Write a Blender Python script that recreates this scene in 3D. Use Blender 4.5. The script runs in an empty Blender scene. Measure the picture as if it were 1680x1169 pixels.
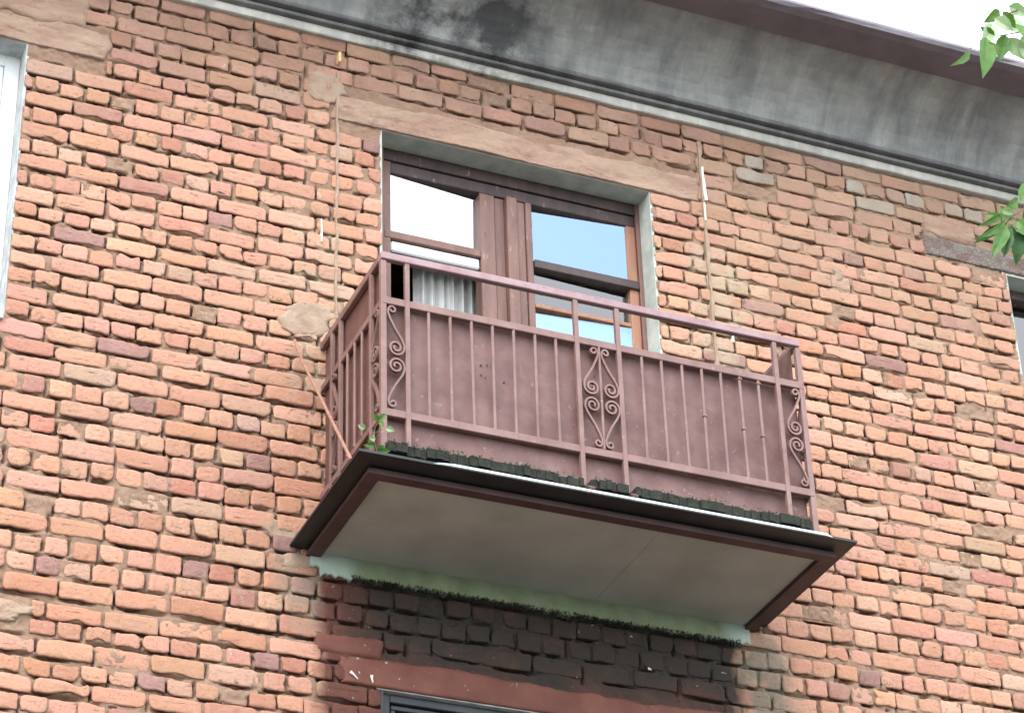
import bpy, math, random
import numpy as np
from mathutils import Vector, Matrix
R = math.radians
random.seed(7); rng = np.random.default_rng(11)
sc = bpy.context.scene
col = sc.collection
# ------------------------------------------------------------------ camera
cd = bpy.data.cameras.new('camera'); cam = bpy.data.objects.new('camera', cd); col.objects.link(cam)
sc.camera = cam
YAW, PITCH, ROLL = 0.4197, 0.5664, -0.0352
fw = Vector((math.sin(YAW)*math.cos(PITCH), math.cos(YAW)*math.cos(PITCH), math.sin(PITCH)))
rt = Vector((math.cos(YAW), -math.sin(YAW), 0)); up = rt.cross(fw)
r2 = rt*math.cos(ROLL)+up*math.sin(ROLL); u2 = -rt*math.sin(ROLL)+up*math.cos(ROLL)
CAM = Vector((-3.6142, -10.4097, -5.2026))
cam.matrix_world = Matrix.Translation(CAM) @ Matrix((r2, u2, -fw)).transposed().to_4x4()
FPX = 4305.9
cd.sensor_width = 36; cd.lens = 36*FPX/1680; cd.clip_end = 800; cd.clip_start = .1
# ------------------------------------------------------------------ world and sun
w = bpy.data.worlds.new('World'); sc.world = w; w.use_nodes = True
SUN_EL, SUN_AZ = R(48), R(215)      # compass-style direction the light comes from, in front of the wall and to the left
nt = w.node_tree; nt.nodes.clear()
def N(t, **k):
    n = nt.nodes.new(t)
    for a, b in k.items(): setattr(n, a, b)
    return n
out = N('ShaderNodeOutputWorld'); bg = N('ShaderNodeBackground'); sky = N('ShaderNodeTexSky', sky_type='NISHITA')
sky.sun_disc = False; sky.sun_elevation = SUN_EL; sky.sun_rotation = SUN_AZ; sky.air_density = 1.0; sky.dust_density = .4
tc = N('ShaderNodeTexCoord'); nz = N('ShaderNodeTexNoise'); nz.inputs['Scale'].default_value = 7.0; nz.inputs['Detail'].default_value = 1.2
nz.inputs['Roughness'].default_value = .6
nt.links.new(tc.outputs['Generated'], nz.inputs['Vector'])
# one blue gap in the cloud cover, behind the photographer
HOLE = Vector((0.262, -0.785, 0.570)).normalized()
dotn = N('ShaderNodeVectorMath', operation='DOT_PRODUCT'); dotn.inputs[1].default_value = HOLE
nrm = N('ShaderNodeVectorMath', operation='NORMALIZE'); nt.links.new(tc.outputs['Generated'], nrm.inputs[0]); nt.links.new(nrm.outputs[0], dotn.inputs[0])
add = N('ShaderNodeMath', operation='MULTIPLY_ADD'); nt.links.new(nz.outputs['Fac'], add.inputs[0]); add.inputs[1].default_value = .0035
nt.links.new(dotn.outputs['Value'], add.inputs[2])
mr = N('ShaderNodeMapRange'); nt.links.new(add.outputs[0], mr.inputs['Value'])
mr.inputs['From Min'].default_value = .9935; mr.inputs['From Max'].default_value = .9985
mr.inputs['To Min'].default_value = .82; mr.inputs['To Max'].default_value = .0
cc = N('ShaderNodeMixRGB'); cc.inputs['Color1'].default_value = (13, 13.4, 14, 1); cc.inputs['Color2'].default_value = (21, 21, 21, 1)
nz2 = N('ShaderNodeTexNoise'); nz2.inputs['Scale'].default_value = 2.2; nz2.inputs['Detail'].default_value = 5
nt.links.new(tc.outputs['Generated'], nz2.inputs['Vector']); nt.links.new(nz2.outputs['Fac'], cc.inputs['Fac'])
mx = N('ShaderNodeMixRGB'); nt.links.new(mr.outputs[0], mx.inputs['Fac']); gain = N('ShaderNodeMixRGB', blend_type='MULTIPLY'); gain.inputs['Fac'].default_value = 1; gain.inputs['Color2'].default_value = (3.2, 3.2, 3.2, 1); nt.links.new(sky.outputs[0], gain.inputs['Color1']); nt.links.new(gain.outputs[0], mx.inputs['Color1']); nt.links.new(cc.outputs[0], mx.inputs['Color2'])
nt.links.new(mx.outputs[0], bg.inputs['Color']); bg.inputs['Strength'].default_value = .1; nt.links.new(bg.outputs[0], out.inputs[0])
sd = bpy.data.lights.new('sun', 'SUN'); sd.energy = 1.3; sd.angle = R(34); sd.color = (1, .96, .9)
so = bpy.data.objects.new('sun', sd); col.objects.link(so)
sdir = Vector((math.sin(SUN_AZ)*math.cos(SUN_EL), math.cos(SUN_AZ)*math.cos(SUN_EL), math.sin(SUN_EL)))
so.rotation_euler = sdir.to_track_quat('Z', 'Y').to_euler(); so.location = (-3, -8, 9)
vs = sc.view_settings; vs.view_transform = 'Standard'; vs.look = 'None'; vs.exposure = 1.05; vs.gamma = 1
try: vs.use_curve_mapping = False
except Exception: pass

# ------------------------------------------------------------------ materials
def mat(name):
    m = bpy.data.materials.new(name); m.use_nodes = True
    return m, m.node_tree, m.node_tree.nodes['Principled BSDF']
def nd(t, ty, **k):
    n = t.nodes.new(ty)
    for a, b in k.items(): setattr(n, a, b)
    return n
def noise(t, scale, detail=4, rough=.55, vec=None, stretch=None):
    n = nd(t, 'ShaderNodeTexNoise'); n.inputs['Scale'].default_value = scale; n.inputs['Detail'].default_value = detail; n.inputs['Roughness'].default_value = rough
    c = nd(t, 'ShaderNodeNewGeometry')
    src = c.outputs['Position']
    if stretch:
        mp = nd(t, 'ShaderNodeMapping'); mp.inputs['Scale'].default_value = stretch; t.links.new(src, mp.inputs[0]); src = mp.outputs[0]
    t.links.new(vec or src, n.inputs['Vector'])
    return n.outputs['Fac']
def rng_(t, v, a, b, c=0., d=1.):
    m = nd(t, 'ShaderNodeMapRange'); t.links.new(v, m.inputs['Value'])
    for k, x in zip(('From Min', 'From Max', 'To Min', 'To Max'), (a, b, c, d)): m.inputs[k].default_value = x
    return m.outputs[0]
def mixc(t, f, a, b, mode='MIX'):
    m = nd(t, 'ShaderNodeMixRGB', blend_type=mode)
    for k, x in (('Fac', f), ('Color1', a), ('Color2', b)):
        if isinstance(x, (int, float)): m.inputs[k].default_value = x
        elif isinstance(x, tuple): m.inputs[k].default_value = (*x, 1)
        else: t.links.new(x, m.inputs[k])
    return m.outputs[0]
def math_(t, op, a, b=None, c=None):
    m = nd(t, 'ShaderNodeMath', operation=op)
    for i, x in enumerate((a, b, c)):
        if x is None: continue
        if isinstance(x, (int, float)): m.inputs[i].default_value = x
        else: t.links.new(x, m.inputs[i])
    return m.outputs[0]
def bump(t, p, h, s, d=.01):
    b = nd(t, 'ShaderNodeBump'); b.inputs['Strength'].default_value = s; b.inputs['Distance'].default_value = d
    t.links.new(h, b.inputs['Height']); t.links.new(b.outputs[0], p.inputs['Normal'])
def simple(name, c1, c2, scale=12, rough=.7, bs=.3, bd=.004, lo=.35, hi=.65, stretch=None, metal=0., detail=6):
    m, t, p = mat(name)
    f = noise(t, scale, detail, stretch=stretch)
    t.links.new(mixc(t, rng_(t, f, lo, hi), c1, c2), p.inputs['Base Color'])
    p.inputs['Roughness'].default_value = rough; p.inputs['Metallic'].default_value = metal
    if bs: bump(t, p, noise(t, scale*6, 5), bs, bd)
    return m
def box_mask(t, x0, x1, z0, z1, soft, wob=.12, ws=5., edge=.02):
    g = nd(t, 'ShaderNodeNewGeometry'); s = nd(t, 'ShaderNodeSeparateXYZ'); t.links.new(g.outputs['Position'], s.inputs[0])
    n1 = math_(t, 'MULTIPLY', math_(t, 'SUBTRACT', noise(t, ws, 5), .5), wob); n2 = math_(t, 'MULTIPLY', math_(t, 'SUBTRACT', noise(t, ws*1.3, 4), .5), wob)
    X = math_(t, 'ADD', s.outputs[0], n1); Z = math_(t, 'ADD', s.outputs[2], n2)
    a = rng_(t, X, x0-soft, x0+soft); b = rng_(t, X, x1+soft, x1-soft); c = rng_(t, Z, z0-soft, z0+soft); d = rng_(t, Z, z1+soft, z1-soft)
    return math_(t, 'MULTIPLY', math_(t, 'MULTIPLY', a, b), math_(t, 'MULTIPLY', c, d))
def wall_stains(t, c, brick):
    """dust, sooty stains and the brown painted field, darker towards its top"""
    dust = math_(t, 'MULTIPLY', box_mask(t, 2.15, 9, 2.75, 9, .22, 1.0, 1.6), rng_(t, noise(t, 5, 6), .36, .58))
    c = mixc(t, math_(t, 'MULTIPLY', dust, .62 if brick else .3), c, (.36, .245, .165))
    d2 = math_(t, 'MULTIPLY', box_mask(t, -9, 2.3, 3.36, 9, .16, .7, 1.8), rng_(t, noise(t, 4.3, 6), .38, .62))
    c = mixc(t, math_(t, 'MULTIPLY', d2, .62), c, (.30, .18, .125))
    # soot under the cornice
    so_ = math_(t, 'MULTIPLY', box_mask(t, -9, 9, 3.55, 9, .1, .35, 2.), rng_(t, noise(t, 3.1, 5), .5, .68))
    c = mixc(t, math_(t, 'MULTIPLY', so_, .45), c, (.12, .075, .065))
    # pale wash below the right-hand seam and at the balcony's left end
    wp = math_(t, 'MULTIPLY', box_mask(t, 2.1, 2.42, 2.05, 3.0, .06, .25, 6), rng_(t, noise(t, 9, 6), .35, .55))
    c = mixc(t, math_(t, 'MULTIPLY', wp, .75), c, (.42, .34, .24))
    w2 = math_(t, 'MULTIPLY', box_mask(t, -.18, .12, 1.55, 2.6, .06, .25, 6), rng_(t, noise(t, 8, 6), .42, .62))
    c = mixc(t, math_(t, 'MULTIPLY', w2, .6), c, (.40, .33, .24))
    # grey-green run-off beside the balcony root
    gr = math_(t, 'MULTIPLY', box_mask(t, 2.18, 2.5, -.4, .62, .06, .25, 5), rng_(t, noise(t, 7, 5), .3, .5))
    c = mixc(t, math_(t, 'MULTIPLY', gr, .8), c, (.17, .16, .12))
    g3 = math_(t, 'MULTIPLY', box_mask(t, -.22, .05, .3, .66, .05, .2, 6), rng_(t, noise(t, 7, 5), .35, .55))
    c = mixc(t, math_(t, 'MULTIPLY', g3, .6), c, (.24, .22, .17))
    # brown paint round the lower doorway, near black towards its top
    pm = box_mask(t, .0, 2.2, -6, .70, .040, .15, 9)
    pc = mixc(t, rng_(t, noise(t, 6, 6), .3, .7), (.095, .034, .025), (.150, .055, .038))
    if not brick: pc = mixc(t, .35, pc, (.07, .05, .04))
    dark_upper = math_(t, 'MULTIPLY', box_mask(t, .20, 9, .17, 9, .16, .6, 2.2), .92)
    dark_upper = math_(t, 'MULTIPLY', dark_upper, rng_(t, noise(t, 8, 7, .7), .28, .5, .55, 1.))
    pc = mixc(t, dark_upper, pc, (.028, .027, .022))
    sp = math_(t, 'MULTIPLY', rng_(t, noise(t, 34, 2), .735, .76), .7)
    pc = mixc(t, sp, pc, (.45, .42, .38))
    return mixc(t, pm, c, pc)

# bricks
mb, t, p = mat('brick')
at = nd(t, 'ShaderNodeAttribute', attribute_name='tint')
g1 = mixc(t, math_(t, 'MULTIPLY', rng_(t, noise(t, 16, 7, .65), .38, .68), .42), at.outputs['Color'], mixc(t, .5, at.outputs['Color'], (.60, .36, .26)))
g2 = mixc(t, math_(t, 'MULTIPLY', rng_(t, noise(t, 27, 6, .7), .56, .72), .5), g1, (.26, .10, .07))
g3 = mixc(t, math_(t, 'MULTIPLY', rng_(t, noise(t, 11, 7, .7), .60, .72), .7), g2, (.46, .37, .28))
g3 = mixc(t, math_(t, 'MULTIPLY', rng_(t, noise(t, 60, 3, .7), .62, .7), .55), g3, (.12, .06, .05))
g3 = mixc(t, math_(t, 'MULTIPLY', rng_(t, noise(t, 13, 7, .75), .655, .69), .7), g3, (.60, .50, .42))
g3 = mixc(t, math_(t, 'MULTIPLY', rng_(t, noise(t, 2.0, 5, .6), .45, .65), .20), g3, (.36, .17, .12))
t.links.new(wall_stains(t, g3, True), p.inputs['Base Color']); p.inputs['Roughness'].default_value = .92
bump(t, p, noise(t, 55, 9, .75), .85, .010)
mm, t, p = mat('mortar')
g = mixc(t, rng_(t, noise(t, 9, 7, .65), .3, .7), (.235, .145, .098), (.355, .238, .165))
g = mixc(t, math_(t, 'MULTIPLY', rng_(t, noise(t, 40, 5, .7), .58, .7), .6), g, (.13, .08, .055))
t.links.new(wall_stains(t, g, False), p.inputs['Base Color']); p.inputs['Roughness'].default_value = .97
bump(t, p, noise(t, 90, 8, .75), .9, .008)

ml, t, p = mat('lintel_concrete')
g = mixc(t, rng_(t, noise(t, 7, 7, .65, stretch=(.35, 1, 1.6)), .33, .66), (.28, .165, .120), (.43, .30, .225))
g = mixc(t, math_(t, 'MULTIPLY', rng_(t, noise(t, 5, 6, stretch=(.4, 1, 1)), .5, .66), .7), g, (.40, .31, .21))
g = mixc(t, math_(t, 'MULTIPLY', rng_(t, noise(t, 16, 7, .75, stretch=(.3, 1, 1)), .53, .66), .75), g, (.19, .105, .078))
t.links.new(g, p.inputs['Base Color']); p.inputs['Roughness'].default_value = .95
bump(t, p, noise(t, 50, 8, .7), .8, .01)
ml2, t, p = mat('lintel_brown_paint')
g = mixc(t, rng_(t, noise(t, 6, 6), .3, .7), (.12, .040, .028), (.19, .07, .048))
g = mixc(t, math_(t, 'MULTIPLY', rng_(t, noise(t, 30, 3), .70, .73), .8), g, (.5, .47, .43))
t.links.new(g, p.inputs['Base Color']); p.inputs['Roughness'].default_value = .8; bump(t, p, noise(t, 40, 7), .5, .006)
ml3, t, p = mat('lintel_exposed_aggregate')
g = mixc(t, rng_(t, noise(t, 6, 5), .42, .55), (.19, .115, .09), (.27, .25, .22))
vo = nd(t, 'ShaderNodeTexVoronoi'); vo.inputs['Scale'].default_value = 55
gg = nd(t, 'ShaderNodeNewGeometry'); t.links.new(gg.outputs['Position'], vo.inputs['Vector'])
g = mixc(t, math_(t, 'MULTIPLY', rng_(t, vo.outputs['Distance'], .25, .45), .5), g, (.10, .085, .08))
t.links.new(g, p.inputs['Base Color']); p.inputs['Roughness'].default_value = .95; bump(t, p, vo.outputs['Distance'], .7, .01)
mre = simple('reveal_plaster', (.36, .40, .36), (.50, .54, .49), 9, .9, .5, .004)
mrew = simple('reveal_grey_plaster', (.34, .36, .36), (.50, .52, .52), 14, .9, .6, .005)

def cornice_mat(name, base1, base2, soot_amt):
    m, t, p = mat(name)
    g = mixc(t, rng_(t, noise(t, 5, 7, .6), .35, .65), base1, base2)
    g = mixc(t, math_(t, 'MULTIPLY', rng_(t, noise(t, 9, 5, .6, stretch=(1.6, .22, .22)), .56, .70), .35), g, tuple(x*1.35 for x in base2))
    st = math_(t, 'MULTIPLY', rng_(t, noise(t, 5, 7, .7, stretch=(1.2, .22, .22)), .40, .66), rng_(t, noise(t, 2.2, 5, .6), .35, .6, .35, 1.))
    g = mixc(t, math_(t, 'MULTIPLY', st, soot_amt), g, (.085, .088, .095))
    pa = math_(t, 'MULTIPLY', box_mask(t, .15, 1.25, 3.7, 5, .16, .9, 2.4), rng_(t, noise(t, 3.4, 6, .7), .40, .56))
    g = mixc(t, math_(t, 'MULTIPLY', pa, .85), g, (.035, .036, .04))
    t.links.new(g, p.inputs['Base Color']); p.inputs['Roughness'].default_value = .93
    bump(t, p, noise(t, 30, 7, .65), .5, .008)
    return m
mcb = cornice_mat('cornice_pale_band', (.42, .41, .37), (.56, .55, .50), .40)
mcm = cornice_mat('cornice_moulding_grey', (.13, .135, .135), (.21, .215, .21), .75)
mcc = cornice_mat('cornice_cove_render', (.235, .25, .252), (.36, .375, .36), .58)
mev = simple('eave_brown_paint', (.125, .112, .135), (.175, .155, .18), 5, .6, .2, .003)
mseam = simple('seam_cement', (.29, .20, .14), (.37, .275, .205), 14, .95, .8, .006)
mwhite = simple('white_paint_drips', (.72, .70, .64), (.82, .80, .74), 14, .8, .3, .003)
mpeg = simple('yellow_wood', (.75, .50, .22), (.85, .60, .3), 20, .7, .2)
mgreen = None
m, t, p = mat('green_wash_plaster')
g = mixc(t, rng_(t, noise(t, 9, 6), .35, .65), (.18, .235, .14), (.255, .31, .20))
mi = math_(t, 'ADD', box_mask(t, -9, .16, -9, 9, .05, .1, 7), box_mask(t, 2.14, 9, -9, 9, .04, .1, 7))
g = mixc(t, mi, g, (.40, .50, .44))
t.links.new(g, p.inputs['Base Color']); p.inputs['Roughness'].default_value = .9; bump(t, p, noise(t, 40, 6), .4, .005); mgreen = m

def paint_metal(name, c1, c2, rough=.45, rust=.25):
    m, t, p = mat(name)
    g = mixc(t, rng_(t, noise(t, 7, 6), .35, .65), c1, c2)
    g = mixc(t, math_(t, 'MULTIPLY', rng_(t, noise(t, 38, 5, .7), .60, .70), rust), g, (.10, .045, .03))
    g = mixc(t, math_(t, 'MULTIPLY', rng_(t, noise(t, 4, 6, .7), .50, .62), .35), g, tuple(x*.72 for x in c1))
    g = mixc(t, math_(t, 'MULTIPLY', rng_(t, noise(t, 26, 5, .7), .63, .70), .35), g, (.45, .36, .34))
    t.links.new(g, p.inputs['Base Color']); t.links.new(rng_(t, noise(t, 15, 4), .3, .7, rough-.08, rough+.15), p.inputs['Roughness'])
    bump(t, p, noise(t, 60, 5), .25, .002)
    return m
mbar = paint_metal('railing_brown_paint', (.180, .098, .085), (.245, .146, .128), .5, .5)
mtop = paint_metal('handrail_worn_paint', (.26, .15, .155), (.35, .24, .25), .32, .5)
mpan = paint_metal('panel_plum_paint', (.125, .059, .053), (.185, .100, .092), .55)
mpan2 = paint_metal('side_panel_brown_paint', (.115, .050, .040), (.155, .075, .062), .55)
mdrip = simple('drip_sheet_dark_metal', (.010, .013, .013), (.019, .023, .023), 9, .45, .1, .002)
medge = simple('drip_lip_sky_glint', (.52, .62, .66), (.66, .74, .78), 9, .25, .1, .002)
mbeam = simple('edge_channel_brown_paint', (.050, .026, .027), (.075, .042, .042), 8, .6, .2, .003)
msof = simple('soffit_fibre_sheet', (.32, .338, .296), (.405, .425, .382), 3.2, .9, .35, .003)
mplank = simple('mossy_deck_wood', (.011, .013, .009), (.028, .032, .021), 25, .95, .9, .01)
mmoss = simple('moss', (.03, .05, .018), (.07, .10, .04), 40, 1, .9, .01)
mslab = simple('slab_concrete', (.24, .23, .20), (.33, .31, .27), 9, .95, .6, .006)

def wood(name, c1, c2, chip=.5):
    m, t, p = mat(name)
    g = mixc(t, rng_(t, noise(t, 16, 6, stretch=(1, 1, .14)), .35, .65), c1, c2)
    g = mixc(t, math_(t, 'MULTIPLY', rng_(t, noise(t, 30, 5, .7, stretch=(1, 1, .3)), .62, .68), chip), g, (.42, .30, .24))
    g = mixc(t, math_(t, 'MULTIPLY', rng_(t, noise(t, 44, 5, .7, stretch=(1, 1, .3)), .6, .68), .6), g, (.06, .03, .025))
    t.links.new(g, p.inputs['Base Color']); p.inputs['Roughness'].default_value = .55
    bump(t, p, noise(t, 60, 5, stretch=(1, 1, .15)), .5, .004)
    return m
mwood = wood('window_brown_paint', (.145, .075, .060), (.215, .118, .095))
mwoodd = wood('window_dark_brown', (.042, .030, .030), (.075, .048, .044))
mwoodo = wood('bare_orange_wood', (.27, .12, .075), (.36, .18, .11))
mwhitew = simple('white_window_paint', (.72, .75, .76), (.82, .84, .85), 10, .5, .2, .002)
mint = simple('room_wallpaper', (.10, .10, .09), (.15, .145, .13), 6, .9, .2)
mcurt = simple('curtain_cloth', (.46, .47, .46), (.58, .58, .57), 12, .95, .2, .002)
mgrille = simple('black_grille_paint', (.020, .026, .030), (.036, .044, .048), 12, .5, .2, .002)
mrod = simple('rusty_rod', (.26, .12, .08), (.36, .19, .13), 30, .7, .4, .002)
mground = simple('ground_asphalt', (.055, .057, .052), (.085, .085, .075), 1.2, .95, .5)
mkhaki = simple('torn_paper', (.45, .46, .36), (.55, .55, .45), 12, .9, .2, .002)

def glass(name, refl, tint, rough=.0, wave=.035):
    m = bpy.data.materials.new(name); m.use_nodes = True; t = m.node_tree; t.nodes.clear()
    o = nd(t, 'ShaderNodeOutputMaterial'); mx_ = nd(t, 'ShaderNodeMixShader'); tr = nd(t, 'ShaderNodeBsdfTransparent'); gl = nd(t, 'ShaderNodeBsdfGlossy')
    tr.inputs[0].default_value = (*tint, 1); gl.inputs['Roughness'].default_value = rough; gl.inputs['Color'].default_value = (1, 1, 1, 1)
    fr = nd(t, 'ShaderNodeFresnel'); fr.inputs['IOR'].default_value = 1.52
    f = math_(t, 'MULTIPLY_ADD', fr.outputs[0], 1.8, refl)
    b = nd(t, 'ShaderNodeBump'); b.inputs['Strength'].default_value = wave; b.inputs['Distance'].default_value = .01
    t.links.new(noise(t, 4, 1), b.inputs['Height']); t.links.new(b.outputs[0], gl.inputs['Normal'])
    t.links.new(f, mx_.inputs[0]); t.links.new(tr.outputs[0], mx_.inputs[1]); t.links.new(gl.outputs[0], mx_.inputs[2]); t.links.new(mx_.outputs[0], o.inputs[0])
    return m
mgl = glass('window_glass', .38, (.80, .85, .85))
mgld = glass('window_glass_dull', .06, (.75, .78, .76))

def leafmat(name, c1, c2):
    m, t, p = mat(name)
    g = mixc(t, rng_(t, noise(t, 14, 3), .35, .65), c1, c2)
    t.links.new(g, p.inputs['Base Color']); p.inputs['Roughness'].default_value = .45
    o = t.nodes['Material Output']; tl = nd(t, 'ShaderNodeBsdfTranslucent'); t.links.new(mixc(t, .5, g, (.35, .55, .08)), tl.inputs[0])
    mx_ = nd(t, 'ShaderNodeMixShader'); mx_.inputs[0].default_value = .45
    t.links.new(p.outputs[0], mx_.inputs[1]); t.links.new(tl.outputs[0], mx_.inputs[2]); t.links.new(mx_.outputs[0], o.inputs[0])
    return m
mleaf = leafmat('leaf_green', (.10, .24, .045), (.17, .34, .08))
mleafd = leafmat('leaf_dark_green', (.035, .12, .03), (.06, .17, .05))
mleafp = leafmat('leaf_pale', (.45, .60, .36), (.6, .72, .5))
mstem = simple('stem_brown', (.10, .08, .04), (.16, .13, .07), 30, .8, .2)

# ------------------------------------------------------------------ mesh helpers
class MB:
    def __init__(s): s.v = []; s.f = []; s.m = []
    def add(s, vs_, fs, mi=0):
        o = len(s.v); s.v += [tuple(x) for x in vs_]; s.f += [tuple(i+o for i in f) for f in fs]; s.m += [mi]*len(fs)
    def box(s, x0, x1, y0, y1, z0, z1, mi=0, b=0.0):
        if b <= 0:
            v = [(x, y, z) for x in (x0, x1) for y in (y0, y1) for z in (z0, z1)]
            s.add(v, [(0, 1, 3, 2), (4, 6, 7, 5), (0, 4, 5, 1), (2, 3, 7, 6), (0, 2, 6, 4), (1, 5, 7, 3)], mi); return
        # chamfered box
        v = []; idx = {}
        X, Y, Z = (x0, x1), (y0, y1), (z0, z1)
        for i in (0, 1):
            for j in (0, 1):
                for k in (0, 1):
                    sx, sy, sz = (b if i == 0 else -b), (b if j == 0 else -b), (b if k == 0 else -b)
                    idx[i, j, k, 0] = len(v); v.append((X[i], Y[j]+sy, Z[k]+sz))
                    idx[i, j, k, 1] = len(v); v.append((X[i]+sx, Y[j], Z[k]+sz))
                    idx[i, j, k, 2] = len(v); v.append((X[i]+sx, Y[j]+sy, Z[k]))
        f = []
        for i in (0, 1): f.append([idx[i, a, c, 0] for a, c in ((0, 0), (1, 0), (1, 1), (0, 1))])
        for j in (0, 1): f.append([idx[a, j, c, 1] for a, c in ((0, 0), (1, 0), (1, 1), (0, 1))])
        for k in (0, 1): f.append([idx[a, c, k, 2] for a, c in ((0, 0), (1, 0), (1, 1), (0, 1))])
        for i in (0, 1):
            for j in (0, 1): f.append([idx[i, j, 0, 0], idx[i, j, 1, 0], idx[i, j, 1, 1], idx[i, j, 0, 1]])
        for i in (0, 1):
            for k in (0, 1): f.append([idx[i, 0, k, 0], idx[i, 1, k, 0], idx[i, 1, k, 2], idx[i, 0, k, 2]])
        for j in (0, 1):
            for k in (0, 1): f.append([idx[0, j, k, 1], idx[1, j, k, 1], idx[1, j, k, 2], idx[0, j, k, 2]])
        for i in (0, 1):
            for j in (0, 1):
                for k in (0, 1): f.append([idx[i, j, k, 0], idx[i, j, k, 1], idx[i, j, k, 2]])
        s.add(v, f, mi)
    def tube(s, pts, r, n=6, mi=0, r1=None):
        pts = [Vector(q) for q in pts]; o = []; v = []
        prev = None
        for i, q in enumerate(pts):
            d = (pts[min(i+1, len(pts)-1)]-pts[max(i-1, 0)]).normalized()
            a = prev if prev is not None else (Vector((0, 1, 0)) if abs(d.y) < .9 else Vector((1, 0, 0)))
            a = (a-d*a.dot(d)).normalized(); prev = a; b = d.cross(a)
            rr = r if r1 is None else r+(r1-r)*i/(len(pts)-1)
            for k in range(n):
                an = 2*math.pi*k/n+math.pi/n; v.append(q+a*math.cos(an)*rr+b*math.sin(an)*rr)
        f = [(i*n+k, i*n+(k+1) % n, (i+1)*n+(k+1) % n, (i+1)*n+k) for i in range(len(pts)-1) for k in range(n)]
        f.append(tuple(range(n))[::-1]); f.append(tuple((len(pts)-1)*n+k for k in range(n)))
        s.add(v, f, mi)
    def strip(s, pts, nrm_, hw, ht, mi=0):
        """flat bar swept along a path lying in the plane whose normal is nrm_: hw half width along the normal, ht half thickness in the plane"""
        pts = [Vector(q) for q in pts]; nv = Vector(nrm_); v = []
        for i, q in enumerate(pts):
            d = (pts[min(i+1, len(pts)-1)]-pts[max(i-1, 0)]).normalized(); b = d.cross(nv).normalized()
            for (p_, q_) in ((1, 1), (1, -1), (-1, -1), (-1, 1)): v.append(q+nv*hw*p_+b*ht*q_)
        n = 4; L = len(pts)
        f = [(i*n+k, i*n+(k+1) % n, (i+1)*n+(k+1) % n, (i+1)*n+k) for i in range(L-1) for k in range(n)]
        f.append((0, 1, 2, 3)); f.append(tuple((L-1)*n+k for k in range(4)))
        s.add(v, f, mi)
    def build(s, name, mats, parent=None, smooth=False):
        me = bpy.data.meshes.new(name); me.from_pydata(s.v, [], s.f); me.update()
        for m_ in (mats if isinstance(mats, list) else [mats]): me.materials.append(m_)
        me.polygons.foreach_set('material_index', s.m)
        if smooth: me.polygons.foreach_set('use_smooth', [True]*len(me.polygons))
        import bmesh
        bm = bmesh.new(); bm.from_mesh(me); bmesh.ops.recalc_face_normals(bm, faces=bm.faces); bm.to_mesh(me); bm.free()
        o = bpy.data.objects.new(name, me); col.objects.link(o)
        if parent: o.parent = parent
        return o
def obj_np(name, V, F, mats, parent=None, midx=None, smooth=False):
    """F: list of arrays (n,k)"""
    me = bpy.data.meshes.new(name); me.vertices.add(len(V)); me.vertices.foreach_set('co', np.asarray(V, np.float32).ravel())
    nl = sum(f.size for f in F); npoly = sum(len(f) for f in F)
    me.loops.add(nl); me.loops.foreach_set('vertex_index', np.concatenate([f.ravel() for f in F]).astype(np.int32))
    st = []; o = 0
    for f in F: st.append(o+np.arange(len(f))*f.shape[1]); o += f.size
    me.polygons.add(npoly); me.polygons.foreach_set('loop_start', np.concatenate(st).astype(np.int32))
    for m_ in mats: me.materials.append(m_)
    if midx is not None: me.polygons.foreach_set('material_index', midx.astype(np.int32))
    if smooth: me.polygons.foreach_set('use_smooth', np.ones(npoly, bool))
    me.update(calc_edges=True); me.validate()
    ob = bpy.data.objects.new(name, me); col.objects.link(ob)
    if parent: ob.parent = parent
    return ob
def empty(name, loc=(0, 0, 0)):
    o = bpy.data.objects.new(name, None); o.location = loc; o.empty_display_size = .1; col.objects.link(o); return o
def tag(o, label=None, cat=None, group=None, kind=None):
    for k, v in (('label', label), ('category', cat), ('group', group), ('kind', kind)):
        if v: o[k] = v
    return o
def vnoise(X, Z, scale, seed, octs=4):
    r = np.random.default_rng(seed); T = r.random((256, 256)); out_ = 0; amp = 1; tot = 0
    for _ in range(octs):
        x = X*scale; z = Z*scale; xi = np.floor(x).astype(int); zi = np.floor(z).astype(int); fx = x-xi; fz = z-zi
        fx = fx*fx*(3-2*fx); fz = fz*fz*(3-2*fz)
        a = T[xi % 256, zi % 256]; b = T[(xi+1) % 256, zi % 256]; c = T[xi % 256, (zi+1) % 256]; d = T[(xi+1) % 256, (zi+1) % 256]
        out_ = out_+amp*((a*(1-fx)+b*fx)*(1-fz)+(c*(1-fx)+d*fx)*fz); tot += amp; amp *= .5; scale *= 2.03
    return out_/tot

# ------------------------------------------------------------------ setting
g = MB(); g.box(-150, 150, -150, 150, -7.3, -6.9)
tag(g.build('ground', mground), kind='structure')

building = empty('brick_building', (1.3, 0, -6.9)); building_inv = Matrix.Translation((-1.3, 0, 6.9))
tag(building, 'old red brick apartment building with grey concrete cornice, seen from below', 'building')
def B(o):
    o.parent = building; o.matrix_parent_inverse = building_inv; return o

# openings: x0, x1, z0, z1
OPEN = [(-2.9, -1.595, 1.70, 3.345), (.318, 1.895, .80, 3.315), (4.198, 5.5, 1.70, 3.311), (.314, 1.9, -1.50, .058)]
# lintels / patches that replace bricks: x0,x1,z0,z1
BLOCK = [(.03, 2.19, 3.315, 3.47), (-2.95, -1.185, 3.345, 3.50), (3.65, 5.6, 3.311, 3.46), (.16, 2.1, .058, .20), (-1.75, -1.36, .10, .20)]
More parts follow.
